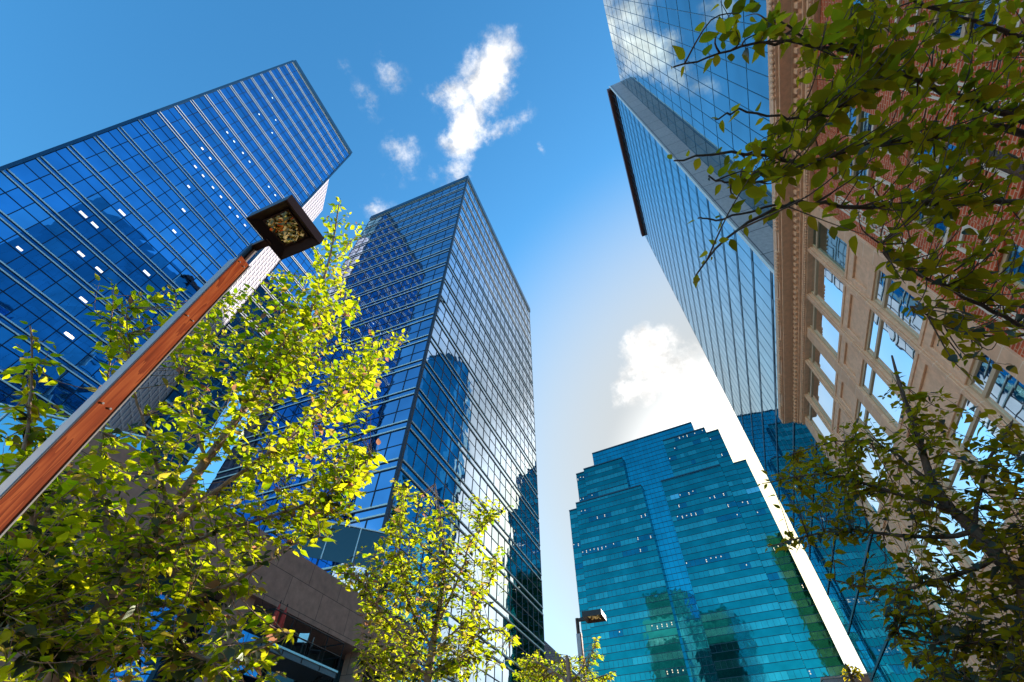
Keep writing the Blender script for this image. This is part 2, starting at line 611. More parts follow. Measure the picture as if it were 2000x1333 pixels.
# ------------------------------------------------------------------ curtain wall
def curtain(parent, p0, d, nrm, width, z0, z1, fh, pw, mats, mull, railm, rng_f, rail=True, lights=None,
            gap=.13, mid=.52, raild=.10, jit=.004, mw=.09, mdep=.035, litm=None, midbar=True, names=('window_band', 'mullion_grid', 'floor_rail'),
            railw=.22, zref=None):
    """one storey at a time: a band of panes, its mullion grid, and the two rails at the floor line"""
    nf = max(1, int(round((z1 - z0) / fh)))
    npn = max(1, int(round(width / pw)))
    pw = width / npn
    P = lambda a, b_, z: (p0[0] + d[0] * a + nrm[0] * b_, p0[1] + d[1] * a + nrm[1] * b_, z)
    for k in range(nf):
        top = z1 - k * fh
        bot = max(top - fh, z0)
        sp = top - fh * gap                      # spandrel strip between the two rails
        md = bot + (sp - bot) * mid
        B = MB()
        for i in range(npn):
            a0, a1 = i * pw, (i + 1) * pw
            for (za, zb, mi) in ((bot, md, None), (md, sp, None), (sp, top, 2)):
                mi_ = mi if mi is not None else (1 if rng_f.random() < .16 else 0)
                j = [rng_f.uniform(-jit, jit) for _ in range(4)]
                B.quad(P(a0, j[0], za), P(a1, j[1], za), P(a1, j[2], zb), P(a0, j[3], zb), mi_)
        ms = list(mats)
        if lights:
            for (i, kk, fa, fz, la, lz) in lights:
                if kk == k:
                    a = (i + fa) * pw
                    z = bot + fz * fh
                    B.quad(P(a, .012, z), P(a + la, .012, z), P(a + la, .012, z + lz), P(a, .012, z + lz), 3)
            ms = ms + [M['lit']]
        wb = B.build(names[0], ms, parent)
        G = MB()
        for i in range(npn + 1):
            G.obox(p0, d, nrm, i * pw - mw / 2, i * pw + mw / 2, .006, mdep, bot, sp if rail else top)
        if midbar:
            for i in range(npn):
                G.obox(p0, d, nrm, i * pw + mw / 2, (i + 1) * pw - mw / 2, .006, mdep * .8, md - mw / 2, md + mw / 2)
        G.build(names[1], mull, wb)
        if rail:
            Rl = MB()
            for zz in (top - .02, sp):
                Rl.obox(p0, d, nrm, -.02, width + .02, .01, raild, zz - railw, zz, 0)
                Rl.obox(p0, d, nrm, 0, width, .01, raild * .7, zz - railw - .09, zz - railw - .002, 1)
            Rl.build(names[2], [railm, mull], parent)


rf = random.Random(3)
# ------------------------------------------------------------------ left blue tower
D1 = 51.5
T1H = 2.262 * D1 + EYE
t = thing('office_tower', 'tall deep blue glass tower with white floor rails, at the left edge', 'tower', (-D1 - 12, 5, 0))
va, vb = -.106 * D1, .309 * D1
b = MB()
b.prism([(-D1 - 26, va), (-D1 - .08, va), (-D1 - .08, vb), (-D1 - 26, vb)], 0, T1H)
b.build('tower_body', M['core'], t)
lights = []
for (i, k, la, lz) in [(8, 17, 1.3, .55), (8, 20, 1.2, .5), (7, 15, .8, .5), (4, 16, 1.3, .55), (3, 17, 1.3, .5), (4, 17, 1.2, .5), (5, 18, 1.1, .5), (6, 18, 1.2, .5), (7, 19, 1.2, .5), (8, 20, 1.2, .5),
                       (6, 14, .8, .5), (5, 13, .6, .5), (8, 12, .6, .45), (7, 12, .6, .45), (6, 12, .6, .45), (5, 12, .6, .45), (4, 11, .6, .45), (3, 11, .6, .45), (4, 12, .7, .45),
                       (9, 12, .6, .45), (10, 12, .6, .45), (4, 9, .5, .4), (5, 9, .5, .4), (6, 9, .5, .4), (3, 9, .5, .4), (3, 6, .4, .4), (4, 5, .35, .4), (5, 6, .35, .4), (2, 4, .35, .4),
                       (3, 19, .8, .4), (2, 20, .9, .25), (3, 21, .5, .25), (4, 21, .9, .25), (1, 21, .7, .2), (2, 22, .7, .2), (5, 22, .8, .2), (6, 23, .8, .2), (9, 9, .5, .4), (10, 9, .5, .4)]:
    lights.append((i, k, .25 + .3 * rf.random(), .50, la * .62, lz * .6))
curtain(t, (-D1, va), (0, 1), (1, 0), vb - va, 27.0, T1H - .9, .0776 * D1, 1.66, [M['t1'], M['t1b'], M['t1s']],
        M['mull'], M['rail'], rf, lights=lights, jit=.009, gap=.15, railw=.14, raild=.06)
b = MB()
b.prism([(-D1 - 26.2, va - .2), (-D1 + .2, va - .2), (-D1 + .2, vb + .2), (-D1 - 26.2, vb + .2)], T1H - .9, T1H + .5)
b.build('roof_coping', M['cop1'], t)
b = MB()
b.box(-D1 - .1, -D1 + .25, va - .35, va - .02, 27, T1H - .91)
b.box(-D1 - .1, -D1 + .22, vb + .02, vb + .3, 27, T1H - .91)
b.build('corner_trim', M['cop1'], t)
# lower wing behind it: white lattice on the cut corner, blue street face beyond
c0, c1_ = (-D1 - .2, vb + .35), (-D1 - 6.0, vb + 5.6)
W1H = 100.5
t2 = thing('office_wing', 'blue glass wing with white latticed corner behind the left tower', 'building', (-D1 - 12, vb + 8, 0))
b = MB()
b.prism([(c0[0] - 25, vb + .5), (c0[0], c0[1] + .15), (c1_[0], c1_[1] + .15), (c0[0] - 25, vb + 13)], 0, W1H)
b.build('wing_body', M['lback'], t2)
dl = Vector((c1_[0] - c0[0], c1_[1] - c0[1]))
L = dl.length
dl.normalize()
nl = (dl.y, -dl.x)
b = MB()
nx, nz = 7, 44
for i in range(nx + 1):
    b.obox(c0, dl, nl, i * L / nx - .12, i * L / nx + .12, .02, .2, 30, W1H - .3)
for k in range(nz + 1):
    z = W1H - .55 - k * 1.6
    b.obox(c0, dl, nl, -.1, L + .1, .02, .16, z - .15, z + .15)
b.build('lattice_screen', M['latt'], t2)
curtain(t2, (c1_[0] + .2, c1_[1] + .3), (0, 1), (1, 0), 7.0, 30, 88, .0776 * D1, 1.7, [M['t1'], M['t1b'], M['t1s']], M['mull'], M['rail'], rf)
b = MB()
b.prism([(c1_[0] - 20, c1_[1] + .35), (c1_[0] + .1, c1_[1] + .35), (c1_[0] + .1, c1_[1] + 7.3), (c1_[0] - 20, c1_[1] + 7.3)], 0, 88.5)
b.build('rear_block', M['core'], t2)

# ------------------------------------------------------------------ middle tower
H2 = 86.6
U2, V2 = -.2268 * H2, .279 * H2
UL, VR = -.4825 * H2, .673 * H2
T2H = H2 + EYE
t = thing('office_tower', 'grey blue glass tower in the middle showing two faces that meet at a sharp corner', 'tower', ((U2 + UL) / 2, (V2 + VR) / 2, 0))
b = MB()
b.prism([(UL + .1, V2 + .1), (U2 - .1, V2 + .1), (U2 - .1, VR - .1), (UL + .1, VR - .1)], 0, T2H - .2)
b.build('tower_body', M['core'], t)
fh2 = .0461 * H2
ztop = T2H - 1.5
lt2 = [(9, 12, .1, .5, .9, .2), (11, 15, .3, .45, .9, .2)]
curtain(t, (U2, V2), (-1, 0), (0, -1), U2 - UL, ztop - 21 * fh2, ztop, fh2, 1.70, [M['b2l'], M['b2lb'], M['b2l']], M['mullb'], M['rail2'], rf, gap=.20, mid=.42, railw=.13, jit=.008, raild=.08)
curtain(t, (U2, V2), (0, 1), (1, 0), VR - V2, ztop - 21 * fh2, ztop, fh2, 1.80, [M['b2'], M['b2b'], M['b2']], M['mullb'], M['rail2'], rf, gap=.20, mid=.5, railw=.13, jit=.008, raild=.08)
b = MB()
b.prism([(UL - .1, V2 - .18), (U2 + .18, V2 - .18), (U2 + .18, VR + .15), (UL - .1, VR + .15)], ztop + .02, T2H)
b.build('roof_coping', M['cop1'], t)
b = MB()
b.box(U2 - .05, U2 + .22, V2 - .22, V2 + .05, 2, ztop - .02)
b.build('corner_trim', M['mullb'], t)

# ------------------------------------------------------------------ right glass tower
H3 = 113.
T3H = H3 + EYE
U3, V3a, V3b = .1145 * H3, .2245 * H3, .5668 * H3
U3r = .1362 * H3
V3n = -.7
t = thing('office_tower', 'pale blue mirror glass tower rising behind the brick and stone building', 'tower', (30, 30, 0))
b = MB()
b.prism([(U3r + .12, V3n), (U3r + 30, V3n), (U3r + 30, V3b), (U3 + .12, V3b), (U3 + .12, V3a + .1), (U3r + .12, V3a + .1)], 0, T3H - .3)
b.build('tower_body', M['core'], t)
fh3 = .0352 * H3
g3 = [M['t3'], M['t3b'], M['t3b']]
curtain(t, (U3, V3a), (0, 1), (-1, 0), V3b - V3a, 3, T3H - 1.2, fh3, 1.66, g3, M['mull3'], M['mull3'], rf, rail=False, midbar=False, gap=.02, mw=.03, mdep=.02, jit=.0035)
curtain(t, (U3r, V3n), (0, 1), (-1, 0), V3a - V3n - .03, 3, T3H - .1, 4.45, 1.66, g3, M['mull3'], M['mull3'], rf, rail=False, midbar=True, mid=.0, gap=.02, mw=.045, mdep=.03, jit=.0035)
b = MB()
for k in range(29):
    z = T3H - 1.2 - k * fh3
    b.obox((U3, V3a), (0, 1), (-1, 0), 0, V3b - V3a, .042, .075, z - .09, z + .09)
b.build('floor_line', M['mullt'], t)
b = MB()
b.quad((U3, V3a, 3), (U3r + .1, V3a, 3), (U3r + .1, V3a, T3H), (U3, V3a, T3H))
b.build('return_panel', M['met3'], t)
b = MB()
b.box(U3 - .16, U3 - .0, V3a - .05, V3a + .12, 3, T3H)
b.build('corner_trim', M['rail'], t)
b = MB()
b.box(U3 - .75, U3 + .1, V3a + .5, V3b + .2, T3H - 1.15, T3H + .6)
b.build('roof_coping', M['cop3'], t)
b = MB()
b.box(U3 + .01, U3 + 30, V3b + .05, V3b + .3, 0, T3H - .35)
b.build('rear_wall', mat_blocks('ochre_rear_wall', (.34, .17, .07), (.22, .11, .045), (.06, .04, .03), 2.4, 2.0, .12, 'x', .6, .2, .4, .3), t)

# ------------------------------------------------------------------ far teal tower with stepped shoulders
V4 = 164.
ANG = R(7.2)
dX, nX = (math.cos(ANG), -math.sin(ANG)), (-math.sin(ANG), -math.cos(ANG))
O4 = (0., V4)


def at4(px, py, off=0.):
    """where a sight line meets the tower's front, pushed back by off metres"""
    r_ = ray(px, py)
    t_ = ((O4[0] * nX[0] + O4[1] * nX[1]) - off) / (r_.x * nX[0] + r_.y * nX[1])
    p = r_ * t_
    return (p.x - O4[0]) * dX[0] + (p.y - O4[1]) * dX[1], p.z + EYE


t = thing('office_tower', 'teal glass tower with stepped shoulders at the end of the street', 'tower', (0, V4 + 20, 0))
fh4 = .0248 * V4
zbase = 18.
blocks = []   # name, x0, x1, ztop, offset back, style
xl, zc = at4(1157, 888.5, 2.2)
xr, zc2 = at4(1350, 825.5, 2.2)
zc = (zc + zc2) / 2
blocks.append(('c', xl, xr, zc, 2.2))
la, lz = at4(1140, 918)
lb, _ = at4(1213.5, 890)
blocks.append(('w', la, lb, lz, 0))
la2, lz2 = at4(1125.5, 928, 1.0)
blocks.append(('w', la2, la - .05, lz2, 1.0))
la3, lz3 = at4(1126, 986, .6)
lb3, _ = at4(1254, 955, .6)
la4, lz4 = at4(1112, 999.5, 1.4)
ra, rz = at4(1376, 837)
ra0, _ = at4(1296, 866)
blocks.append(('w', ra0, ra, rz, 0))
ra2, rz2 = at4(1403.5, 840.5, 1.0)
blocks.append(('w', ra + .05, ra2, rz2, 1.0))
ra3, rz3 = at4(1457.5, 900.2, 1.6)
blocks.append(('w', ra2 + .05, ra3, rz3, 1.6))
rc, rcz = at4(1292, 942)


def t4block(kind, x0, x1, ztop, off, zb, body=True):
    if body:
        b = MB()
        b.obox(O4, dX, nX, x0, x1, -off - 28, -off - .1, 0, ztop)
        b.build('tower_block', M['core'], t)
        b = MB()
        b.obox(O4, dX, nX, x0 - .06, x1 + .06, -off - 28, -off + .25, ztop + .01, ztop + .5)
        b.build('roof_coping', M['mullt'], t)
        for xx, sgn in ((x0, -1), (x1, 1)):
            b = MB()
            q = lambda a, c, z: (O4[0] + dX[0] * a + nX[0] * c, O4[1] + dX[1] * a + nX[1] * c, z)
            b.quad(q(xx + sgn * .02, -off - 28, 0), q(xx + sgn * .02, -off, 0), q(xx + sgn * .02, -off, ztop), q(xx + sgn * .02, -off - 28, ztop))
            b.build('side_wall', M['t4v3'], t)
    nf = int(math.ceil((ztop - zb) / fh4))
    P = lambda a, z, o_=0.: (O4[0] + dX[0] * a + nX[0] * (-off + o_), O4[1] + dX[1] * a + nX[1] * (-off + o_), z)
    n = max(1, int(round((x1 - x0) / 1.62)))
    pw = (x1 - x0) / n
    ref = zc
    k0 = int((ref - ztop) / fh4)
    for k in range(k0, k0 + nf + 2):
        top = min(ref - k * fh4, ztop)
        bot = max(ref - (k + 1) * fh4, zb)
        if top - bot < .3:
            continue
        B, G = MB(), MB()
        vis = min(bot + fh4 * .5, top)
        run, mi = 0, 0
        for i in range(n):
            a0, a1 = x0 + i * pw, x0 + (i + 1) * pw
            j = [rf.uniform(-.004, .004) for _ in range(4)]
            if kind == 'c':
                for (z0_, z1_) in ((bot, vis), (vis, top)):
                    j = [rf.uniform(-.006, .006) for _ in range(4)]
                    B.quad(P(a0, z0_, j[0]), P(a1, z0_, j[1]), P(a1, z1_, j[2]), P(a0, z1_, j[3]), 5)
            else:
                if run <= 0:
                    run = rf.choice((1, 2, 2, 3, 4, 6, 9))
                    mi = rf.choices((0, 1, 2, 3), (.36, .40, .22, .02))[0]
                run -= 1
                B.quad(P(a0, bot, j[0]), P(a1, bot, j[1]), P(a1, vis, j[2]), P(a0, vis, j[3]), mi)
                if top > vis:
                    B.quad(P(a0, vis, j[3]), P(a1, vis, j[2]), P(a1, top, j[1]), P(a0, top, j[0]), 4)
                if mi == 2 and rf.random() < .5 and vis - bot > 1:
                    zz = bot + .9 + rf.random() * .5
                    for e in range(rf.choice((1, 2))):
                        B.quad(P(a0 + .35, zz - e * .55, .02), P(a0 + .6, zz - e * .55, .02), P(a0 + .6, zz - e * .55 + .32, .02), P(a0 + .35, zz - e * .55 + .32, .02), 6)
            G.obox(O4, dX, nX, a0 - .03, a0 + .03, -off + .008, -off + .05, bot, vis)
            if kind == 'c' and top > vis:
                G.obox(O4, dX, nX, a0 - .03, a0 + .03, -off + .008, -off + .05, vis + .06, top)
        for zz in (bot + .02, vis):
            G.obox(O4, dX, nX, x0, x1, -off + .008, -off + .09, zz - .06, zz + .06)
        wb = B.build('window_band', [M['t4v'], M['t4v2'], M['t4v3'], M['t4v4'], M['t4s'], M['t4c'], M['lit4']], t)
        G.build('mullion_grid', M['mullt'], wb)


# upper blocks stop where the wider lower ones take over
zmid_l, zmid_r = lz3 - .2, rz3 - .2
t4block('c', xl, xr, zc, 2.2, zbase)
t4block('w', la, lb, lz, 0, lz3 + .6)
t4block('w', la2, la - .06, lz2, 1.0, lz3 + .6)
t4block('w', la3, lb3, lz3, 0, zbase)
t4block('w', la4, la3 - .06, lz4, 1.4, zbase)
t4block('w', ra0, ra, rz, 0, rcz + .6)
t4block('w', rc - .0, ra, rcz, -.3, zbase)
t4block('w', ra + .06, ra2, rz2, 1.0, zbase)
t4block('w', ra2 + .06, ra3, rz3, 1.6, zbase)

# ------------------------------------------------------------------ towers that only show mirrored in the glass
t = thing('round_tower', 'round teal glass tower mirrored in the lower right face of the middle tower', 'tower', (46, 121, 0))
b = MB()
pts = [(46 + 13 * math.cos(a) * (1.08 if i % 3 == 0 else 1), 121 + 13 * math.sin(a) * (1.08 if i % 3 == 0 else 1)) for i, a in enumerate(np.linspace(0, 2 * math.pi, 37)[:-1])]
b.prism(pts, 0, 148)
b.build('tower_body', M['cyl'], t)
b = MB()
b.prism([(46 + (p[0] - 46) * .8, 121 + (p[1] - 121) * .8) for p in pts], 148.01, 153)
b.build('roof_drum', M['mullt'], t)

# ------------------------------------------------------------------ brick and stone building on the right
D3 = 8.0
Zs = lambda s: D3 * s + EYE
Vs = lambda v: D3 * v
t = thing('street_building', 'tan stone and red brick office building with heavy dentil cornice, close on the right', 'building', (11, 9, 0))
YA, YB = -6.0, Vs(3.035)
WX = 8.0
b = MB()
b.box(WX + .62, 14.6, YA, YB, 0, Zs(2.12))
b.build('building_body', M['stonep'], t)
openings = [(1.36, 1.543), (1.576, 1.845), (1.885, 2.10), (2.18, 2.375), (2.405, 2.705), (2.735, 2.955)]
rows = [(2.085, 1.968, 1.735), (1.545, 1.462, 1.262), (1.045, .968, .752), (.55, .48, .26)]
edges = [1.345] + [e for o in openings for e in o] + [3.035]
piers = [(1.29, 1.36)] + [(openings[i][1], openings[i + 1][0]) for i in range(5)] + [(2.955, 3.035)]
for p0_, p1_ in piers:
    b = MB()
    b.box(WX, WX + .62, Vs(p0_), Vs(p1_), .1, Zs(2.09))
    if p1_ - p0_ < .05:
        b.box(WX - .05, WX - .002, Vs(p0_) + .06, Vs(p1_) - .06, .1, Zs(2.09) - .12)
    b.build('pier', M['stone'], t, bevel=.012)
for o0, o1 in openings:
    y0, y1 = Vs(o0) + .004, Vs(o1) - .004
    tops = [2.09] + [r_[2] for r_ in rows]
    bots = [r_[0] for r_ in rows] + [.0]
    for k_ in range(1, 5):
        z1_, z0_ = Zs(tops[k_]), (Zs(bots[k_]) if k_ < 4 else .1)
        b = MB()
        b.box(WX + .12, WX + .6, y0, y1, z0_, z1_)
        fr = .22
        b.box(WX + .05, WX + .118, y0, y0 + fr, z0_, z1_)
        b.box(WX + .05, WX + .118, y1 - fr, y1, z0_, z1_)
        b.box(WX + .05, WX + .118, y0 + fr + .002, y1 - fr - .002, z0_, z0_ + .28)
        b.box(WX + .05, WX + .118, y0 + fr + .002, y1 - fr - .002, z1_ - .42, z1_ - .12)
        b.box(WX + .02, WX + .3, y0, y1, z1_ - .118, z1_)
        b.build('spandrel', M['stonep'], t, bevel=.015)
    for (hd, tr, sl) in rows:
        za, zm, zb_ = Zs(sl), tr * (D3 + .09) + EYE, Zs(hd)
        F = MB()
        fw = .09
        F.box(WX + .10, WX + .16, y0, y0 + fw, za, zb_)
        F.box(WX + .10, WX + .16, y1 - fw, y1, za, zb_)
        F.box(WX + .10, WX + .16, y0 + fw, y1 - fw, za, za + .1)
        F.box(WX + .10, WX + .16, y0 + fw, y1 - fw, zb_ - .1, zb_)
        F.box(WX + .085, WX + .16, y0 + fw, y1 - fw, zm - .05, zm + .05)
        wd = F.build('window', M['wframe'], t)
        b = MB()
        for (a_, c_) in ((za + .1, zm - .05), (zm + .05, zb_ - .1)):
            b.quad((WX + .135, y1 - fw, a_), (WX + .135, y0 + fw, a_), (WX + .135 + rf.uniform(-.004, .004), y0 + fw, c_), (WX + .135, y1 - fw, c_))
        b.build('pane', M['wglass'] if (o0 > 1.5 or hd < 2) else M['t3'], wd)
# brick half
BX = WX + .08
wcols = [(.985, 1.11), (.80, .925), (.43, .555), (.245, .37), (-.125, 0.), (-.31, -.185), (-.68, -.555)]
brows = [(1.88, 1.645), (1.48, 1.245), (1.08, .845), (.68, .445), (.28, .05)]
bed = sorted(wcols)
gaps = []
prev = YA / D3
for a_, c_ in bed:
    if a_ > prev:
        gaps.append((prev, a_))
    prev = c_
gaps.append((prev, 1.29))
for g0, g1 in gaps:
    b = MB()
    b.box(BX, BX + .55, Vs(g0), Vs(g1), .1, Zs(2.09))
    b.build('brick_pier', M['brick'], t)
for a_, c_ in bed:
    tops = [2.09] + [r_[1] for r_ in brows]
    bots = [r_[0] for r_ in brows] + [.0]
    for k_ in range(6):
        z1_, z0_ = Zs(tops[k_]), (Zs(bots[k_]) if k_ < 5 else .1)
        if z1_ - z0_ < .05:
            continue
        b = MB()
        b.box(BX + .03, BX + .5, Vs(a_) + .003, Vs(c_) - .003, z0_, z1_)
        sp_ = b.build('brick_spandrel', M['brick'], t)
        if 1 <= k_ < 5:
            b = MB()
            y0, y1, za, zb_ = Vs(a_) + .16, Vs(c_) - .16, z0_ + .28, z1_ - .3
            for q in ((y0, y0 + .07, za, zb_), (y1 - .07, y1, za, zb_), (y0 + .07, y1 - .07, za, za + .07), (y0 + .07, y1 - .07, zb_ - .07, zb_)):
                b.box(BX - .03, BX + .028, *q)
            b.build('terracotta_frame', M['white'], sp_)
    for hd, sl in brows:
        za, zb_ = Zs(sl), Zs(hd)
        y0, y1 = Vs(a_) + .003, Vs(c_) - .003
        F = MB()
        fw = .08
        F.box(BX + .10, BX + .18, y0, y0 + fw, za, zb_)
        F.box(BX + .10, BX + .18, y1 - fw, y1, za, zb_)
        F.box(BX + .10, BX + .18, y0 + fw, y1 - fw, za, za + .09)
        F.box(BX + .10, BX + .18, y0 + fw, y1 - fw, zb_ - .09, zb_)
        zm = za + (zb_ - za) * .52
        F.box(BX + .08, BX + .18, y0 + fw, y1 - fw, zm - .05, zm + .05)
        wd = F.build('window', M['wframe'], t)
        b = MB()
        b.box(BX - .06, BX + .3, y0, y1, za - .002, za + .075)
        b.build('sill', M['white'], wd)
        b = MB()
        b.quad((BX + .155, y1 - fw, za + .09), (BX + .155, y0 + fw, za + .09), (BX + .155, y0 + fw, zm - .05), (BX + .155, y1 - fw, zm - .05))
        b.quad((BX + .14, y1 - fw, zm + .05), (BX + .14, y0 + fw, zm + .05), (BX + .14, y0 + fw, zb_ - .09), (BX + .14, y1 - fw, zb_ - .09))
        b.build('pane', M['wglass'] if rf.random() < .35 else M['t3'], wd)
# key pattern bands set in the brick piers
for yc in (Vs(1.20), Vs(.665), Vs(.11)):
    b = MB()
    w_ = .20
    zt, zb_ = Zs(1.85), Zs(.2)
    for s_ in (-1, 1):
        b.box(BX - .035, BX - .002, yc + s_ * w_ - .025, yc + s_ * w_ + .025, zb_, zt)
    b.box(BX - .035, BX - .002, yc - w_ + .025, yc + w_ - .025, zt - .05, zt)
    z, k_ = zb_ + .1, 0
    while z < zt - .25:
        for (ya_, yb2, z0_, z1_) in ((-.11, .11, 0, .03), (-.11, .11, .13, .16), (-.11, -.08, .03, .13), (.08, .11, .03, .13)):
            b.box(BX - .03, BX - .002, yc + ya_, yc + yb2, z + z0_, z + z1_)
        s_ = -1 if k_ % 2 else 1
        b.box(BX - .03, BX - .002, yc + min(s_ * .03, s_ * .06), yc + max(s_ * .03, s_ * .06), z + .162, z + .198)
        z += .2
        k_ += 1
    b.build('key_band', M['white'], t)
# cornice
C = MB()
yA, yB = YA, YB + .9
C.box(WX - .80, WX + .7, yA, yB - .1, Zs(2.373) - 1.9, Zs(2.45) - 1.96)
cz = Zs(2.373) - 1.9
C.box(WX - .72, WX + .7, yA, yB - .2, cz - .10, cz - .004)
C.box(WX - .36, WX + .7, yA, yB - .45, cz - .17, cz - .104)
C.box(WX - .22, WX + .7, yA, yB - .55, cz - .52, cz - .56 + .36)
C.box(WX - .14, WX + .7, yA, yB - .70, cz - .66, cz - .524)
C.box(WX - .07, WX + .7, yA, yB - .78, cz - .82, cz - .664)
C.box(WX - .02, WX + .7, yA, yB - .86, Zs(2.088), cz - .824)
cn = C.build('cornice', M['stonep'], t, bevel=.012)
b = MB()
y = yA + .1
while y < yB - .7:
    b.box(WX - .34, WX - .222, y, y + .16, cz - .44, cz - .20)
    y += .31
b.build('dentil_course', M['stonep'], cn, bevel=.02)
b = MB()
y = yA + .2
k_ = 0
b.box(WX - .835, WX - .795, yA + .15, yB - .4, cz + .13, cz + .17)
while y < yB - .4:
    if k_ % 14 < 9:
        b.tube([(WX - .83, y, cz + .03), (WX - .845, y, cz + .16), (WX - .83, y, cz + .27)], [.045, .075, .045], 6)
        y += .19
    else:
        y += .19
    k_ += 1
b.build('gadroon_course', M['stonep'], cn, smooth=True)
b = MB()
y = yA + .05
while y < yB - 1.0:
    b.tube([(WX - .10, y, cz - .73), (WX - .10, y + .085, cz - .73)], [.05, .05], 6)
    y += .125
b.build('bead_course', M['stonep'], cn, smooth=True)

# ------------------------------------------------------------------ granite podium on the left
DP = 15.0
pz = .548 * DP + EYE
t = thing('granite_podium', 'low pink granite building half hidden behind the sunlit trees at lower left', 'building', (-22, 14, 0))
pl0, pl1 = .412 * DP + EYE + .05, pz
b = MB()
b.box(-36, -DP, 4.75, 23.4, pl0, pl1)
b.build('granite_wall', M['granite'], t)
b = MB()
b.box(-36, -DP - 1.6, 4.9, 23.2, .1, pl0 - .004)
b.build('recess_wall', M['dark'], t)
for k_ in range(9):
    y0 = 5.6 + k_ * 1.95
    F = MB()
    F.box(-DP - 1.6, -DP - 1.45, y0, y0 + .09, 1.8, pl0 - .05)
    F.box(-DP - 1.6, -DP - 1.45, y0 + 1.76, y0 + 1.85, 1.8, pl0 - .05)
    F.box(-DP - 1.6, -DP - 1.45, y0 + .092, y0 + 1.758, 4.3, 4.4)
    wd = F.build('window', M['steel'], t)
    b = MB()
    b.quad((-DP - 1.54, y0 + .09, 1.8), (-DP - 1.54, y0 + 1.76, 1.8), (-DP - 1.54, y0 + 1.76, pl0 - .06), (-DP - 1.54, y0 + .09, pl0 - .06))
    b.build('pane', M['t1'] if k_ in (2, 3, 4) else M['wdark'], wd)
for y0 in (6.5, 11.9, 19.0):
    b = MB()
    b.box(-DP - .9, -DP - .25, y0, y0 + .7, .1, pl0 - .004)
    b.build('pillar', M['granite'], t)
# pale glass screens on the podium roof, set at an angle
dg = Vector((.695, .719))
ng = (.719, -.695)
def glass_screen(px, py, uu, back, fwd, h, mt):
    r_ = ray(px, py)
    s_ = uu / r_.x
    p = (r_.x * s_, r_.y * s_)
    zt = r_.z * s_ + EYE
    g = MB()
    g.obox(p, dg, ng, -back, fwd, -.03, .0, zt - h, zt - .06)
    gs = g.build('glass_screen', mt, t)
    F = MB()
    F.obox(p, dg, ng, -back, fwd, -.06, .06, zt - .055, zt)
    a_ = -back
    while a_ < fwd:
        F.obox(p, dg, ng, a_, a_ + .05, .004, .05, zt - h, zt - .06)
        a_ += 1.5
    F.build('screen_frame', M['rail'], gs)
glass_screen(261, 849, -17.0, 6.5, .6, 2.6, M['t3b'])
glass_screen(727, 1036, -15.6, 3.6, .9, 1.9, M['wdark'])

# balcony slung under the granite
BXF = -13.9
by0, by1 = 12.4, 16.35
bz = .345 * 13.9 + EYE
br_ = .41 * 13.9 + EYE
t = thing('steel_balcony', 'black steel balcony with open railing under the granite wall at lower left', 'balcony', (-14.4, 14.4, bz))
b = MB()
b.box(-DP - .5, BXF, by0, by1, bz - .22, bz)
b.build('deck', M['deck'], t)
b = MB()
b.box(BXF + .002, BXF + .05, by0, by1, bz - .05, bz + .01)
b.build('deck_edge', M['alu'], t)
for nm, zz in (('handrail', br_), ('midrail', bz + .45)):
    b = MB()
    b.tube([(-DP, by0, zz), (BXF, by0, zz), (BXF, by1, zz), (-DP, by1, zz)], .024, 6)
    b.build(nm, M['steel'], t)
for y in np.linspace(by0, by1, 5):
    b = MB()
    b.tube([(BXF, y, bz - .2), (BXF, y, br_)], .022, 6)
    b.build('post', M['steel'], t)
for y in (by0 + .5, by1 - .5):
    b = MB()
    b.tube([(-DP - 1.0, y, bz - 1.5), (BXF - .25, y, bz - .24)], .07, 6)
    b.build('brace', M['steel'], t)
for k_, y in enumerate((12.9, 13.25)):
    tp = thing('closed_parasol', ('closed red parasol standing on the balcony next to its outer end' if k_ == 0 else 'closed red parasol standing further along the balcony railing'), 'parasol', (-14.3, y, bz), 'red parasols on the balcony')
    b = MB()
    b.tube([(-14.3, y, bz + .2), (-14.3, y, bz + .5), (-14.3, y, bz + 1.0), (-14.3, y, bz + 1.3)], [.10, .13, .08, .01], 8)
    b.build('canopy', M['red'], tp, smooth=True)
    b = MB()
    b.tube([(-14.3, y, bz + .001), (-14.3, y, bz + 1.38)], .018, 6)
    b.build('pole', M['steel'], tp)
def chair(x, y, rz, lab):
    tp = thing('metal_chair', lab, 'chair', (x, y, bz), 'chairs on the balcony')
    ca, sa = math.cos(rz), math.sin(rz)
    d_, n_ = (ca, sa), (-sa, ca)
    b = MB()
    b.obox((x, y), d_, n_, -.2, .2, -.2, .2, bz + .43, bz + .46)
    b.build('seat', M['steel'], tp)
    b = MB()
    b.obox((x, y), d_, n_, -.2, .2, .17, .2, bz + .55, bz + .85)
    b.build('backrest', M['alu'], tp)
    for i in (-1, 1):
        for j in (-1, 1):
            b = MB()
            b.obox((x, y), d_, n_, i * .19 - .012, i * .19 + .012, j * .19 - .012, j * .19 + .012, bz + .001, bz + (.86 if j > 0 else .43))
            b.build('leg', M['steel'], tp)
chair(-14.35, 14.5, .4, 'black metal chair in the middle of the balcony')
chair(-14.4, 15.4, 2.4, 'black metal chair nearest the far railing of the balcony')

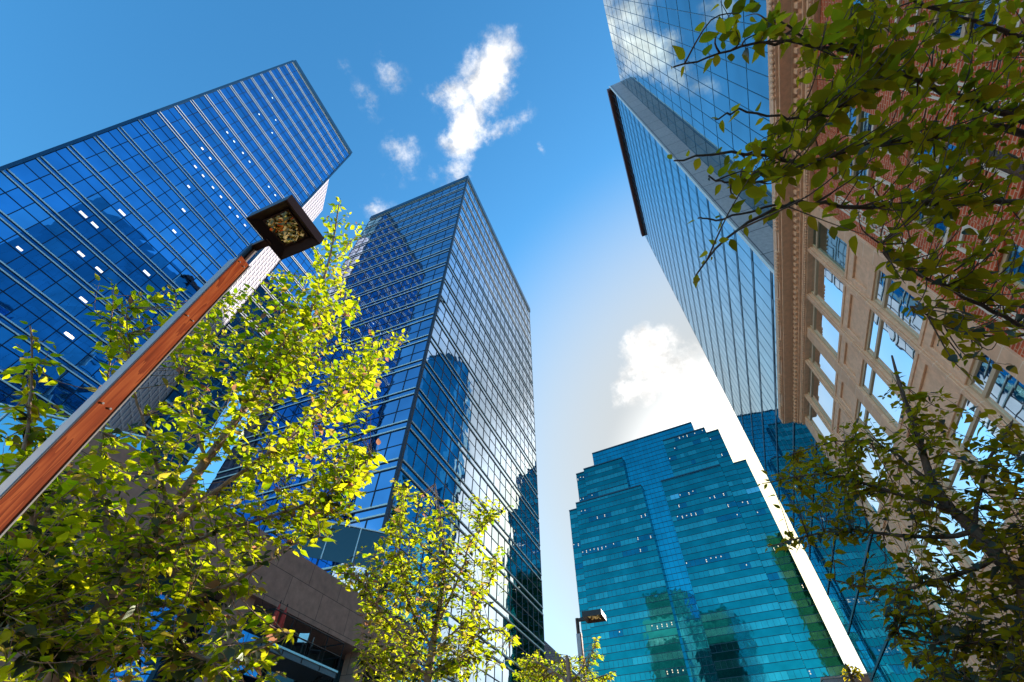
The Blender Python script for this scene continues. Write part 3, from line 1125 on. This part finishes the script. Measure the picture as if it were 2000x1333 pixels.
# ------------------------------------------------------------------ low buildings far down the street
t = thing('distant_building', 'small grey gabled building far away beside the middle tower', 'building', (-20, 128, 0))
r0_, r1_, r2_ = ray(1064, 1252), ray(1103, 1287), ray(1060, 1290)
yy = 128.
q = lambda r_: (r_.x * yy / r_.y, r_.z * yy / r_.y + EYE)
(xa, za), (xb, zb_) = q(r0_), q(r1_)
b = MB()
b.box(xa - 14, xb, yy, yy + 16, 0, zb_ - 1)
b.build('wall', M['roof'], t)
b = MB()
k0 = len(b.v)
b.quad((xa - 14, yy - .3, za), (xa, yy - .3, za), (xb + .3, yy - .3, zb_ - 1), (xa - 14, yy - .3, zb_ - 1))
b.quad((xa, yy - .3, za), (xa, yy + 16, za), (xb + .3, yy + 16, zb_ - 1), (xb + .3, yy - .3, zb_ - 1))
b.quad((xa - 14, yy + 16, za), (xa - 14, yy - .3, za), (xa, yy - .3, za), (xa, yy + 16, za))
b.build('roof', mat_blocks('grey_slate', (.20, .19, .21), (.14, .13, .15), (.07, .07, .08), .6, .5, .05, 'x', .7, .3, .5, .2), t)
t = thing('distant_wall', 'grey garage wall closing the street between the two glass towers', 'wall', (14, 76, 0))
rq = ray(1668, 1322)
sq = 76 / rq.y
b = MB()
b.box(rq.x * sq - 3.5, rq.x * sq + 3.5, 76, 79, 0, rq.z * sq + EYE)
b.build('wall_slab', M['deck'], t)
b = MB()
b.box(rq.x * sq - 3.6, rq.x * sq + 3.6, 75.9, 79.1, rq.z * sq + EYE + .002, rq.z * sq + EYE + .2)
b.build('wall_cap', M['kerb'], t)

# ------------------------------------------------------------------ street lamps
def lamp(cx, cy, label):
    """cx, cy = centre of the square head; the post stands to its left"""
    H = 3.2 + EYE
    t = thing('street_lamp', label, 'street lamp', (cx - .36, cy + .03, 0), 'street lamps')
    px_, py_ = cx - .365, cy + .035          # post axis
    hw, hd = .062, .050
    ztop = H - .20
    ang = R(5)
    d_, n_ = (math.cos(ang), math.sin(ang)), (-math.sin(ang), math.cos(ang))
    o = (px_, py_)
    b = MB()
    b.obox(o, d_, n_, -.040, .040, -hd, hd, 0, ztop - .02)
    b.build('post', M['pole'], t, bevel=.004)
    b = MB()
    z = .5
    b.obox(o, d_, n_, .046, .060, -hd + .002, hd - .004, .25, ztop)
    b.build('wood_panel', M['wood'], t, bevel=.003)
    b = MB()
    b.obox(o, d_, n_, .041, .063, hd - .003, hd + .004, .2, ztop + .004)
    b.build('edge_strip', M['alu'], t)
    for s_ in (-.022, .022):
        for zz in (ztop - .06, ztop - .75, ztop - 1.5):
            b = MB()
            b.tube([(o[0] + d_[0] * .059 + n_[0] * s_, o[1] + d_[1] * .059 + n_[1] * s_, zz), (o[0] + d_[0] * .065 + n_[0] * s_, o[1] + d_[1] * .065 + n_[1] * s_, zz)], .006, 8)
            b.build('screw', M['alu'], t)
    b = MB()
    b.tube([(px_, py_, ztop - .05), (px_, py_, H + .06)], .036, 14)
    b.build('spigot', M['lampm'], t, smooth=False)
    b = MB()
    b.box(px_ + .03, cx - .17, cy - .03 + .03, cy + .06, H + .0, H + .055)
    b.build('arm', M['lampm'], t, bevel=.006)
    # square head: an open tray with sloping cheeks and the optic in its middle
    s = .198
    si = .125
    hd_ = MB()
    zb, zi, zt = H - .005, H + .055, H + .095
    c4 = [(-1, -1), (1, -1), (1, 1), (-1, 1)]
    P_ = lambda k_, s_, z: (cx + c4[k_][0] * s_, cy + c4[k_][1] * s_, z)
    for k_ in range(4):
        j = (k_ + 1) % 4
        hd_.quad(P_(k_, s, zb), P_(j, s, zb), P_(j, s, zt), P_(k_, s, zt))
        hd_.quad(P_(j, s, zb), P_(k_, s, zb), P_(k_, s - .008, zb - .001), P_(j, s - .008, zb - .001))
        hd_.quad(P_(j, s - .008, zb), P_(k_, s - .008, zb), P_(k_, si, zi), P_(j, si, zi))
    hd_.quad(P_(0, s, zt), P_(1, s, zt), P_(2, s, zt), P_(3, s, zt))
    hd_.quad(P_(3, si, zi), P_(2, si, zi), P_(1, si, zi), P_(0, si, zi))
    ho = hd_.build('lamp_head', M['lampm'], t)
    L_ = MB()
    L_.quad((cx - si, cy + si, zi - .001), (cx + si, cy + si, zi - .001), (cx + si, cy - si, zi - .001), (cx - si, cy - si, zi - .001), 1)
    for i in range(6):                      # bent gold vanes across the optic
        y0 = cy - si + .03 + i * (2 * si - .06) / 5
        pts_ = [(cx - si + .02 + j * (2 * si - .04) / 12, y0 + .016 * math.sin(j * .9 + i * 1.7), zi - .018 - .010 * math.sin(j * 1.3 + i)) for j in range(13)]
        L_.tube(pts_, [.013 + .006 * math.sin(j * .8 + i) for j in range(13)], 6, 0)
    L_.box(cx - .02, cx + .05, cy - .05, cy + .05, zi - .012, zi - .002, 0)
    L_.build('reflector', [M['lens'], M['clear']], ho)
    F = MB()
    for q in ((-si, si, -si, -si + .012), (-si, si, si - .012, si), (-si, -si + .012, -si + .012, si - .012), (si - .012, si, -si + .012, si - .012)):
        F.box(cx + q[0], cx + q[1], cy + q[2], cy + q[3], zi - .012, zi - .001)
    F.build('lens_frame', M['lampm'], ho)
    return t


lamp(-2.256, .733, 'near street lamp with red wood post and square head, crossing the left trees')
lamp(-2.20, 9.73, 'smaller far street lamp standing before the teal stepped tower')

# ------------------------------------------------------------------ trees
def P3(px, py, h):
    r_ = ray(px, py)
    k_ = h / math.hypot(r_.x, r_.y)
    return CAM + r_ * k_


def PD(px, py, d):
    return CAM + ray(px, py) * d


TT = [0, .13, .32, .55, .8, 1.0]
TW = [0, .62, 1.0, .86, .40, 0]


def leaf_mesh(name, pos, dirs, nors, lens, wr, tint, mt, parent):
    """many separate folded, tapering leaves in one crown mesh"""
    N = len(pos)
    pos, dirs, nors = map(np.asarray, (pos, dirs, nors))
    lens, wr, tint = map(np.asarray, (lens, wr, tint))
    dirs = dirs / np.linalg.norm(dirs, axis=1)[:, None]
    side = np.cross(dirs, nors)
    side /= np.linalg.norm(side, axis=1)[:, None] + 1e-9
    nor = np.cross(side, dirs)
    K = len(TT)
    curl = rng.uniform(-.10, .34, N)
    twist = rng.normal(0, .25, N)
    fold = rng.uniform(.05, .42, N)
    verts = np.zeros((N, K + 2 * (K - 2), 3))
    for i in range(K):
        c = pos + dirs * (lens * TT[i])[:, None] - nor * (curl * lens * TT[i] ** 2)[:, None]
        verts[:, i] = c
        if 0 < i < K - 1:
            hw = lens * wr * TW[i] * .5
            sd = side * np.cos(twist * TT[i])[:, None] + nor * np.sin(twist * TT[i])[:, None]
            wv = 1 + .06 * rng.standard_normal((2, N))
            verts[:, K + i - 1] = c + sd * (hw * wv[0])[:, None] + nor * (hw * fold)[:, None]
            verts[:, K + (K - 2) + i - 1] = c - sd * (hw * wv[1])[:, None] + nor * (hw * fold)[:, None]
    faces = []
    Lq, Rq = K, K + K - 2
    faces += [(0, 1, Lq), (0, Rq, 1)]
    for i in range(1, K - 2):
        faces += [(i, i + 1, Lq + i), (i, Lq + i, Lq + i - 1), (i, Rq + i, i + 1), (i, Rq + i - 1, Rq + i)]
    faces += [(K - 2, K - 1, Lq + K - 3), (K - 2, Rq + K - 3, K - 1)]
    fa = np.array(faces)
    nv = verts.shape[1]
    allf = (fa[None] + (np.arange(N) * nv)[:, None, None]).reshape(-1, 3)
    V = verts.reshape(-1, 3)
    rt, off = parent, Vector((0, 0, 0))
    while rt is not None:
        off += rt.location
        rt = rt.parent
    V = V - np.array(off)
    me = bpy.data.meshes.new(name)
    me.vertices.add(len(V))
    me.vertices.foreach_set('co', V.ravel())
    me.loops.add(len(allf) * 3)
    me.loops.foreach_set('vertex_index', allf.ravel().astype(np.int32))
    me.polygons.add(len(allf))
    me.polygons.foreach_set('loop_start', np.arange(0, len(allf) * 3, 3, dtype=np.int32))
    me.polygons.foreach_set('use_smooth', np.ones(len(allf), dtype=bool))
    at = me.attributes.new('tint', 'FLOAT', 'POINT')
    at.data.foreach_set('value', np.repeat(tint, nv).astype(np.float32))
    me.materials.append(mt)
    me.update(calc_edges=True)
    me.validate()
    o = bpy.data.objects.new(name, me)
    col.objects.link(o)
    o.parent = parent
    return o


def inside(poly, x, y):
    c = False
    j = len(poly) - 1
    for i in range(len(poly)):
        xi, yi = poly[i]
        xj, yj = poly[j]
        if (yi > y) != (yj > y) and x < (xj - xi) * (y - yi) / (yj - yi) + xi:
            c = not c
        j = i
    return c


def smooth_path(pts, n=5):
    out = []
    for i in range(len(pts) - 1):
        p0 = pts[max(i - 1, 0)]
        p1, p2 = pts[i], pts[i + 1]
        p3 = pts[min(i + 2, len(pts) - 1)]
        for k_ in range(n):
            t_ = k_ / n
            out.append(.5 * ((2 * p1) + (p2 - p0) * t_ + (2 * p0 - 5 * p1 + 4 * p2 - p3) * t_ ** 2 + (3 * p1 - p0 - 3 * p2 + p3) * t_ ** 3))
    out.append(pts[-1])
    return out


def tree(label, trunk, trunk_r, limbs, regions, leafmat, barkmat, leaf_len, hfun, group=None, lpt=9, tipleaf=True, wr=.52, keep=None, cat='tree', name='street_tree', spacing=.042, tips=()):
    """trunk and limbs are paths of points; regions = (outline seen from the street, number of twigs, depth spread)"""
    base = Vector((trunk[0].x, trunk[0].y, 0))
    t = thing(name, label, cat, base, group)
    tp = smooth_path(trunk)
    b = MB()
    n = len(tp)
    b.tube(tp, [trunk_r[0] + (trunk_r[1] - trunk_r[0]) * (i / (n - 1)) ** .8 for i in range(n)], 9)
    trunk_mb = b
    nodes = [(p, 0) for p in tp[int(n * .3):]]
    lm = []
    for li, (pts, r0, r1) in enumerate(limbs):
        q = smooth_path(pts)
        q = [p + Vector(rng.normal(0, .006, 3)) for p in q]
        lm.append((q, r0, r1))
        nodes += [(p, li + 1) for p in q[2:]]
    NP = np.array([p for p, _ in nodes])
    twigs = [[] for _ in range(len(limbs) + 1)]
    pos, dirs, nors, lens, tint = [], [], [], [], []

    def leaf_at(p, td, s, size):
        if keep and not keep(p):
            return
        sidev = td.cross(Vector((0, 0, 1)))
        if sidev.length < .15:
            sidev = Vector((rng.normal(), rng.normal(), 0))
        sidev.normalize()
        d = td * rng.uniform(.25, .75) + sidev * s * rng.uniform(.5, 1.0) + Vector((0, 0, -rng.uniform(0, .55))) + Vector(rng.normal(0, .22, 3))
        up = Vector((0, 0, 1)) + Vector(rng.normal(0, .33, 3))
        d.normalize()
        p = p + d * .012
        pos.append(p)
        dirs.append(d)
        nors.append(up)
        lens.append(size * min(1.5, max(.35, rng.normal(.88, .25))))
        tint.append(min(1, max(0, rng.normal(.42, .25))) if rng.random() > .012 else 1.0)

    def leaves_along(path, frac, size, step):
        Ls = [0]
        for a_, c_ in zip(path, path[1:]):
            Ls.append(Ls[-1] + (c_ - a_).length)
        tot = Ls[-1]
        s_ = tot * (1 - frac)
        sg = 1
        while s_ < tot:
            i = max(k_ for k_ in range(len(Ls)) if Ls[k_] <= s_)
            i = min(i, len(path) - 2)
            td = (path[i + 1] - path[i])
            f_ = (s_ - Ls[i]) / max(td.length, 1e-6)
            leaf_at(path[i] + td * f_, td.normalized(), sg, size * (1 - .35 * (s_ / tot) ** 3))
            sg = -sg
            s_ += step * rng.uniform(.6, 1.5)
        td = (path[-1] - path[-2]).normalized()
        leaf_at(path[-1], td, .1, size * .7)

    for (poly, cnt, spread) in regions:
        xs = [p[0] for p in poly]
        ys = [p[1] for p in poly]
        made = 0
        tries = 0
        while made < cnt and tries < cnt * 30:
            tries += 1
            x, y = rng.uniform(min(xs), max(xs)), rng.uniform(min(ys), max(ys))
            if not inside(poly, x, y):
                continue
            p = hfun(x, y, rng.normal(0, spread))
            dd = NP - np.array(p)
            dz = dd[:, 2]
            cost = np.linalg.norm(dd, axis=1) + np.where(dz > -.02, .35, 0)
            i = int(np.argmin(cost))
            s = nodes[i][0]
            v = p - s
            if v.length > 1.5:
                v = v * (1.5 / v.length)
                s = p - v
            mid = s + v * .5 + Vector((0, 0, -.10 * v.length)) + Vector(rng.normal(0, .03, 3))
            path = smooth_path([s, mid, p], 4)
            twigs[nodes[i][1]].append(path)
            leaves_along(path, min(1, .36 / max(v.length, .05)) if v.length > .36 else .95, leaf_len, spacing)
            made += 1
    for k_, (q, r0, r1) in enumerate(lm):
        leaves_along(q, .45 if k_ not in tips else .8, leaf_len, spacing * 1.2)
    for li, (q, r0, r1) in enumerate(lm):
        b = MB()
        n = len(q)
        b.tube(q, [r0 + (r1 - r0) * i / (n - 1) for i in range(n)], 7)
        for pth in twigs[li + 1]:
            b.tube(pth, [.0042 + (.0012 - .0042) * i / (len(pth) - 1) for i in range(len(pth))], 4, cap=False)
        b.build('branch', barkmat, t, smooth=True)
    if twigs[0]:
        b = trunk_mb
        for pth in twigs[0]:
            b.tube(pth, [.0045 + (.0012 - .0045) * i / (len(pth) - 1) for i in range(len(pth))], 4, cap=False)
    trunk_mb.build('trunk', barkmat, t, smooth=True)
    leaf_mesh('crown', [tuple(p) for p in pos], [tuple(p) for p in dirs], [tuple(p) for p in nors], lens, wr * rng.uniform(.85, 1.2, len(pos)), tint, leafmat, t)
    return t


# left tree, sun shining through it
LAMPPOLY = [(0, 950), (470, 470), (430, 440), (560, 380), (640, 470), (540, 525), (510, 520), (0, 1075)]


def keep_lamp(p):
    w_ = p - CAM
    if w_.dot(FW) < .3:
        return False
    x, y = proj(p)
    return not (inside(LAMPPOLY, x, y) and w_.x * w_.x + w_.y * w_.y < 3.1 ** 2)


def limb(pts, h0, h1, r0, r1=.004):
    n = len(pts)
    return ([P3(x, y, h0 + (h1 - h0) * i / (n - 1)) for i, (x, y) in enumerate(pts)], r0, r1)


HL = 4.0
tr = [P3(110, 1333, HL)]
tr[0].z = 0
tr[0].x, tr[0].y = P3(110, 1333, HL).x, P3(110, 1333, HL).y
tr = [Vector((tr[0].x, tr[0].y, 0)), P3(110, 1333, HL), P3(215, 1170, HL), P3(290, 1058, HL), P3(400, 905, HL), P3(505, 760, HL), P3(590, 640, HL), P3(640, 520, HL), P3(662, 400, HL)]
limbs = [
    limb([(150, 1275), (105, 1150), (65, 1010), (50, 880), (62, 760), (58, 640)], 4.0, 3.7, .022),
    limb([(230, 1150), (205, 1010), (195, 880), (215, 700), (222, 560)], 4.0, 4.3, .02),
    limb([(290, 1058), (420, 960), (560, 860), (680, 770), (790, 650)], 4.0, 4.3, .024),
    limb([(260, 1100), (420, 1040), (560, 1000), (650, 955), (725, 890)], 4.0, 3.7, .02),
    limb([(200, 1190), (350, 1175), (470, 1130), (570, 1065), (650, 1045)], 4.0, 3.6, .02),
    limb([(160, 1262), (300, 1262), (420, 1290), (520, 1262), (575, 1235)], 4.0, 3.5, .016),
    limb([(130, 1305), (60, 1240), (-20, 1180)], 4.0, 3.7, .016),
    limb([(400, 905), (372, 790), (352, 690), (345, 590)], 4.0, 4.4, .014),
    limb([(450, 835), (540, 720), (570, 620), (600, 545)], 4.0, 3.8, .012),
    limb([(330, 1000), (300, 880), (260, 760), (250, 600)], 4.0, 3.7, .014),
    limb([(590, 640), (650, 610), (700, 590)], 4.0, 4.1, .008),
    limb([(640, 520), (680, 480), (708, 440)], 4.0, 4.1, .006),
]
regs = [
    ([(0, 900), (120, 900), (200, 860), (330, 780), (420, 690), (520, 640), (600, 600), (660, 640), (700, 740), (690, 900), (620, 1040), (500, 1090), (380, 1160), (250, 1220), (120, 1260), (0, 1230)], 680, .5),
    ([(380, 620), (470, 560), (540, 520), (600, 540), (690, 560), (715, 640), (690, 720), (560, 760), (420, 760)], 215, .45),
    ([(600, 470), (640, 400), (670, 385), (700, 440), (712, 470), (690, 530), (620, 540)], 38, .25),
    ([(690, 640), (770, 640), (800, 660), (770, 720), (730, 770), (690, 820)], 55, .3),
    ([(640, 860), (740, 870), (715, 990), (640, 1050), (590, 1000)], 80, .35),
    ([(0, 1040), (250, 1080), (420, 1120), (500, 1100), (520, 1180), (560, 1260), (560, 1333), (0, 1333)], 235, .45),
    ([(30, 640), (90, 640), (130, 720), (150, 830), (100, 900), (0, 900), (0, 720)], 34, .25),
    ([(195, 545), (260, 545), (300, 600), (330, 560), (390, 560), (330, 680), (240, 700), (180, 620)], 22, .2),
    ([(160, 640), (280, 640), (300, 720), (200, 780), (140, 760)], 18, .2),
]
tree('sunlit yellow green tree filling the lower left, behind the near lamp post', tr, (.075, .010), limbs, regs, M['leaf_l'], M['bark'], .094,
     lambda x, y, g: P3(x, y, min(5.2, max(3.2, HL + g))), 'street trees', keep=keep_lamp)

HM = 5.2
bx = P3(835, 1333, HM)
tr = [Vector((bx.x, bx.y, 0)), P3(835, 1333, HM), P3(848, 1240, HM), P3(868, 1120, HM), P3(862, 1030, HM), P3(850, 945, HM)]
limbs = [
    limb([(845, 1270), (800, 1180), (780, 1080), (785, 950)], 5.2, 5.0, .016),
    limb([(850, 1235), (900, 1120), (930, 1040), (1000, 985)], 5.2, 5.4, .016),
    limb([(840, 1300), (760, 1220), (700, 1130), (650, 1120)], 5.2, 4.9, .014),
    limb([(845, 1280), (910, 1210), (960, 1130), (965, 1090)], 5.2, 5.5, .012),
    limb([(838, 1320), (900, 1280), (960, 1230), (1000, 1250)], 5.2, 5.0, .012),
    limb([(838, 1320), (770, 1290), (710, 1290)], 5.2, 5.0, .012),
]
regs = [
    ([(765, 930), (810, 945), (850, 1000), (880, 1000), (900, 955), (950, 970), (940, 1060), (955, 1110), (930, 1180), (950, 1240), (940, 1333), (740, 1333), (720, 1260), (700, 1150), (740, 1050), (770, 1000)], 520, .5),
    ([(640, 1120), (700, 1060), (740, 1060), (720, 1180), (690, 1160)], 30, .3),
    ([(900, 955), (1000, 980), (985, 1010), (930, 1030)], 20, .2),
    ([(930, 1080), (985, 1060), (990, 1130), (940, 1140)], 12, .2),
    ([(930, 1190), (1010, 1230), (1000, 1290), (940, 1300)], 22, .3),
    ([(690, 1240), (760, 1210), (760, 1333), (700, 1333)], 26, .3),
]
tree('small sunlit tree at the bottom centre, in front of the middle tower', tr, (.05, .006), limbs, regs, M['leaf_l'], M['bark'], .080,
     lambda x, y, g: P3(x, y, min(6.4, max(4.2, HM + g))), 'street trees')

HB = 9.0
bx = P3(1112, 1333, HB)
tr = [Vector((bx.x, bx.y, 0)), P3(1112, 1333, HB), P3(1110, 1300, HB), P3(1108, 1280, HB)]
limbs = [limb([(1112, 1333), (1060, 1300), (1020, 1285)], 9, 8.8, .016), limb([(1112, 1333), (1150, 1290), (1164, 1250)], 9, 9.2, .014), limb([(1112, 1340), (1180, 1320), (1200, 1310)], 9, 9, .01)]
regs = [([(1005, 1290), (1040, 1262), (1070, 1268), (1100, 1290), (1130, 1272), (1142, 1300), (1195, 1320), (1200, 1345), (1000, 1345)], 190, .7),
        ([(1150, 1258), (1166, 1243), (1180, 1275), (1170, 1310), (1150, 1310)], 14, .2)]
tree('small tree at the foot of the far street lamp', tr, (.06, .01), limbs, regs, M['leaf_l'], M['bark'], .085,
     lambda x, y, g: P3(x, y, min(10.6, max(9.2, 9.6 + g))), 'street trees')

# right hand tree, in the shade
HR = 4.5
bx = P3(2060, 1260, HR)
tr = [Vector((bx.x, bx.y, 0)), P3(2110, 1333, HR), P3(2000, 1150, HR), P3(1905, 1040, HR), P3(1830, 960, HR), P3(1795, 860, HR), P3(1760, 760, HR), P3(1742, 695, HR)]
tr[0].x, tr[0].y = tr[1].x, tr[1].y
limbs = [
    limb([(1870, 1005), (1740, 960), (1610, 925), (1490, 945)], 4.5, 4.2, .022),
    limb([(1905, 1040), (1780, 1050), (1640, 1035), (1500, 1070)], 4.5, 4.3, .020),
    limb([(1950, 1090), (1850, 1130), (1740, 1150), (1630, 1135)], 4.5, 4.4, .018),
    limb([(2040, 1210), (1940, 1250), (1850, 1260), (1750, 1240)], 4.5, 4.2, .018),
    limb([(1830, 960), (1740, 880), (1650, 860), (1550, 885)], 4.5, 4.7, .014),
    limb([(1905, 1040), (1930, 900), (1980, 820)], 4.5, 4.6, .016),
    limb([(2000, 1150), (2010, 1000), (2050, 900)], 4.5, 4.2, .018),
    limb([(2070, 1270), (1980, 1320), (1860, 1340)], 4.5, 4.2, .016),
]
regs = [
    ([(1690, 760), (1740, 700), (1770, 770), (1830, 760), (1900, 820), (2000, 800), (2000, 1100), (1860, 1100), (1700, 1040), (1640, 960), (1640, 880)], 210, .5),
    ([(1500, 930), (1560, 890), (1640, 900), (1700, 960), (1680, 1060), (1600, 1060), (1500, 1075), (1560, 1010)], 80, .4),
    ([(1640, 1120), (1720, 1080), (1860, 1110), (2000, 1110), (2000, 1333), (1800, 1333), (1740, 1240), (1790, 1210), (1690, 1180)], 190, .5),
    ([(1550, 870), (1620, 840), (1680, 800), (1700, 860), (1640, 920), (1560, 910)], 30, .3),
]
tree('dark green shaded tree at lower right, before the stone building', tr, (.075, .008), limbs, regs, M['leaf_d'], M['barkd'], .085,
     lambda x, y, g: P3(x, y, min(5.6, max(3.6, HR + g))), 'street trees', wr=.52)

# overhanging boughs, close to the camera; the trunk stands outside the picture to the right
def bough(pts, r0, r1=.003):
    return ([PD(x, y, d) for x, y, d in pts], r0, r1)


q0 = PD(2230, 420, 2.7)
tr = [Vector((q0.x + .25, q0.y - .25, 0)), Vector((q0.x + .2, q0.y - .2, 1.5)), Vector((q0.x + .1, q0.y - .1, q0.z - .6)), q0 + Vector((0, 0, .3)), q0 + Vector((-.1, -.1, 1.2))]
limbs = [
    bough([(2230, 400, 2.7), (2100, 290, 2.4), (2000, 235, 2.2), (1870, 190, 2.05), (1740, 140, 1.95), (1610, 85, 1.85), (1505, 42, 1.75)], .022),
    bough([(2230, 410, 2.7), (2000, 262, 2.3), (1850, 262, 2.1), (1700, 285, 1.95), (1580, 315, 1.85), (1460, 300, 1.75), (1310, 312, 1.65)], .022),
    bough([(2230, 440, 2.7), (2000, 400, 2.3), (1850, 395, 2.15), (1700, 405, 2.0), (1560, 395, 1.9), (1440, 450, 1.8), (1358, 540, 1.75)], .018),
    bough([(2230, 500, 2.7), (2060, 640, 2.5), (1960, 620, 2.3), (1850, 560, 2.1), (1760, 520, 2.0), (1720, 480, 1.9)], .016),
    bough([(2230, 380, 2.7), (2080, 130, 2.4), (1960, 60, 2.2), (1810, 15, 2.05), (1700, -40, 1.95)], .018),
    bough([(1640, 95, 1.87), (1540, 80, 1.8), (1430, 100, 1.72), (1318, 132, 1.65)], .007),
    bough([(1580, 315, 1.85), (1500, 350, 1.78), (1430, 355, 1.7), (1385, 345, 1.66)], .006),
    bough([(2060, 640, 2.5), (1960, 660, 2.35), (1860, 640, 2.2), (1780, 600, 2.1)], .010),
    bough([(1560, 395, 1.9), (1480, 410, 1.85), (1400, 430, 1.8), (1365, 425, 1.78)], .006),
    bough([(1740, 140, 1.95), (1660, 200, 1.9), (1560, 235, 1.82), (1460, 215, 1.75), (1395, 235, 1.7)], .008),
]
regs = [
    ([(1530, 10), (1640, -20), (2010, -20), (2010, 330), (1850, 340), (1700, 330), (1580, 320), (1540, 230), (1560, 120)], 235, .16),
    ([(1600, 330), (2010, 330), (2010, 470), (1850, 500), (1760, 520), (1690, 470), (1660, 400)], 52, .18),
    ([(1720, 470), (2010, 470), (2010, 720), (1900, 740), (1830, 660), (1760, 610)], 44, .18),
    ([(1440, 280), (1560, 250), (1580, 330), (1460, 350)], 20, .1),
    ([(1400, 0), (1520, -20), (1520, 60), (1440, 70)], 10, .1),
]


def hd_up(x, y, g):
    f_ = min(1, max(0, (x - 1300) / 800))
    return PD(x, y, max(1.35, 1.62 + .65 * f_ + g))


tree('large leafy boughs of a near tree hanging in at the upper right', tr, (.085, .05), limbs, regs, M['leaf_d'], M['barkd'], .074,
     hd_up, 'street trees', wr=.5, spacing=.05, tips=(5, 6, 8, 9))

# far tree against the bright gap
HF = 74.
bx = P3(1662, 1322, HF)
tr = [Vector((bx.x, bx.y, 0)), P3(1663, 1325, HF), P3(1662, 1312, HF)]
tree('tiny dark tree above the garage wall in the bright gap between the towers', tr, (.3, .1), [limb([(1663, 1322), (1655, 1310), (1650, 1306)], 74, 74, .1, .03), limb([(1663, 1320), (1672, 1308), (1678, 1306)], 74, 74, .1, .03)],
     [([(1642, 1318), (1646, 1306), (1660, 1299), (1676, 1303), (1684, 1312), (1680, 1322), (1650, 1324)], 60, 1.0)], M['leaf_d'], M['barkd'], .55,
     lambda x, y, g: P3(x, y, HF + g), 'street trees', spacing=.35)

# ------------------------------------------------------------------ render settings
sc.render.engine = 'CYCLES'
sc.cycles.use_denoising = True
sc.cycles.max_bounces = 8
sc.cycles.glossy_bounces = 5
sc.cycles.diffuse_bounces = 3
sc.cycles.transmission_bounces = 4
sc.cycles.sample_clamp_indirect = 6
sc.view_settings.view_transform = 'Standard'
sc.view_settings.look = 'None'
sc.view_settings.gamma = 1
sc.view_settings.exposure = 1.32
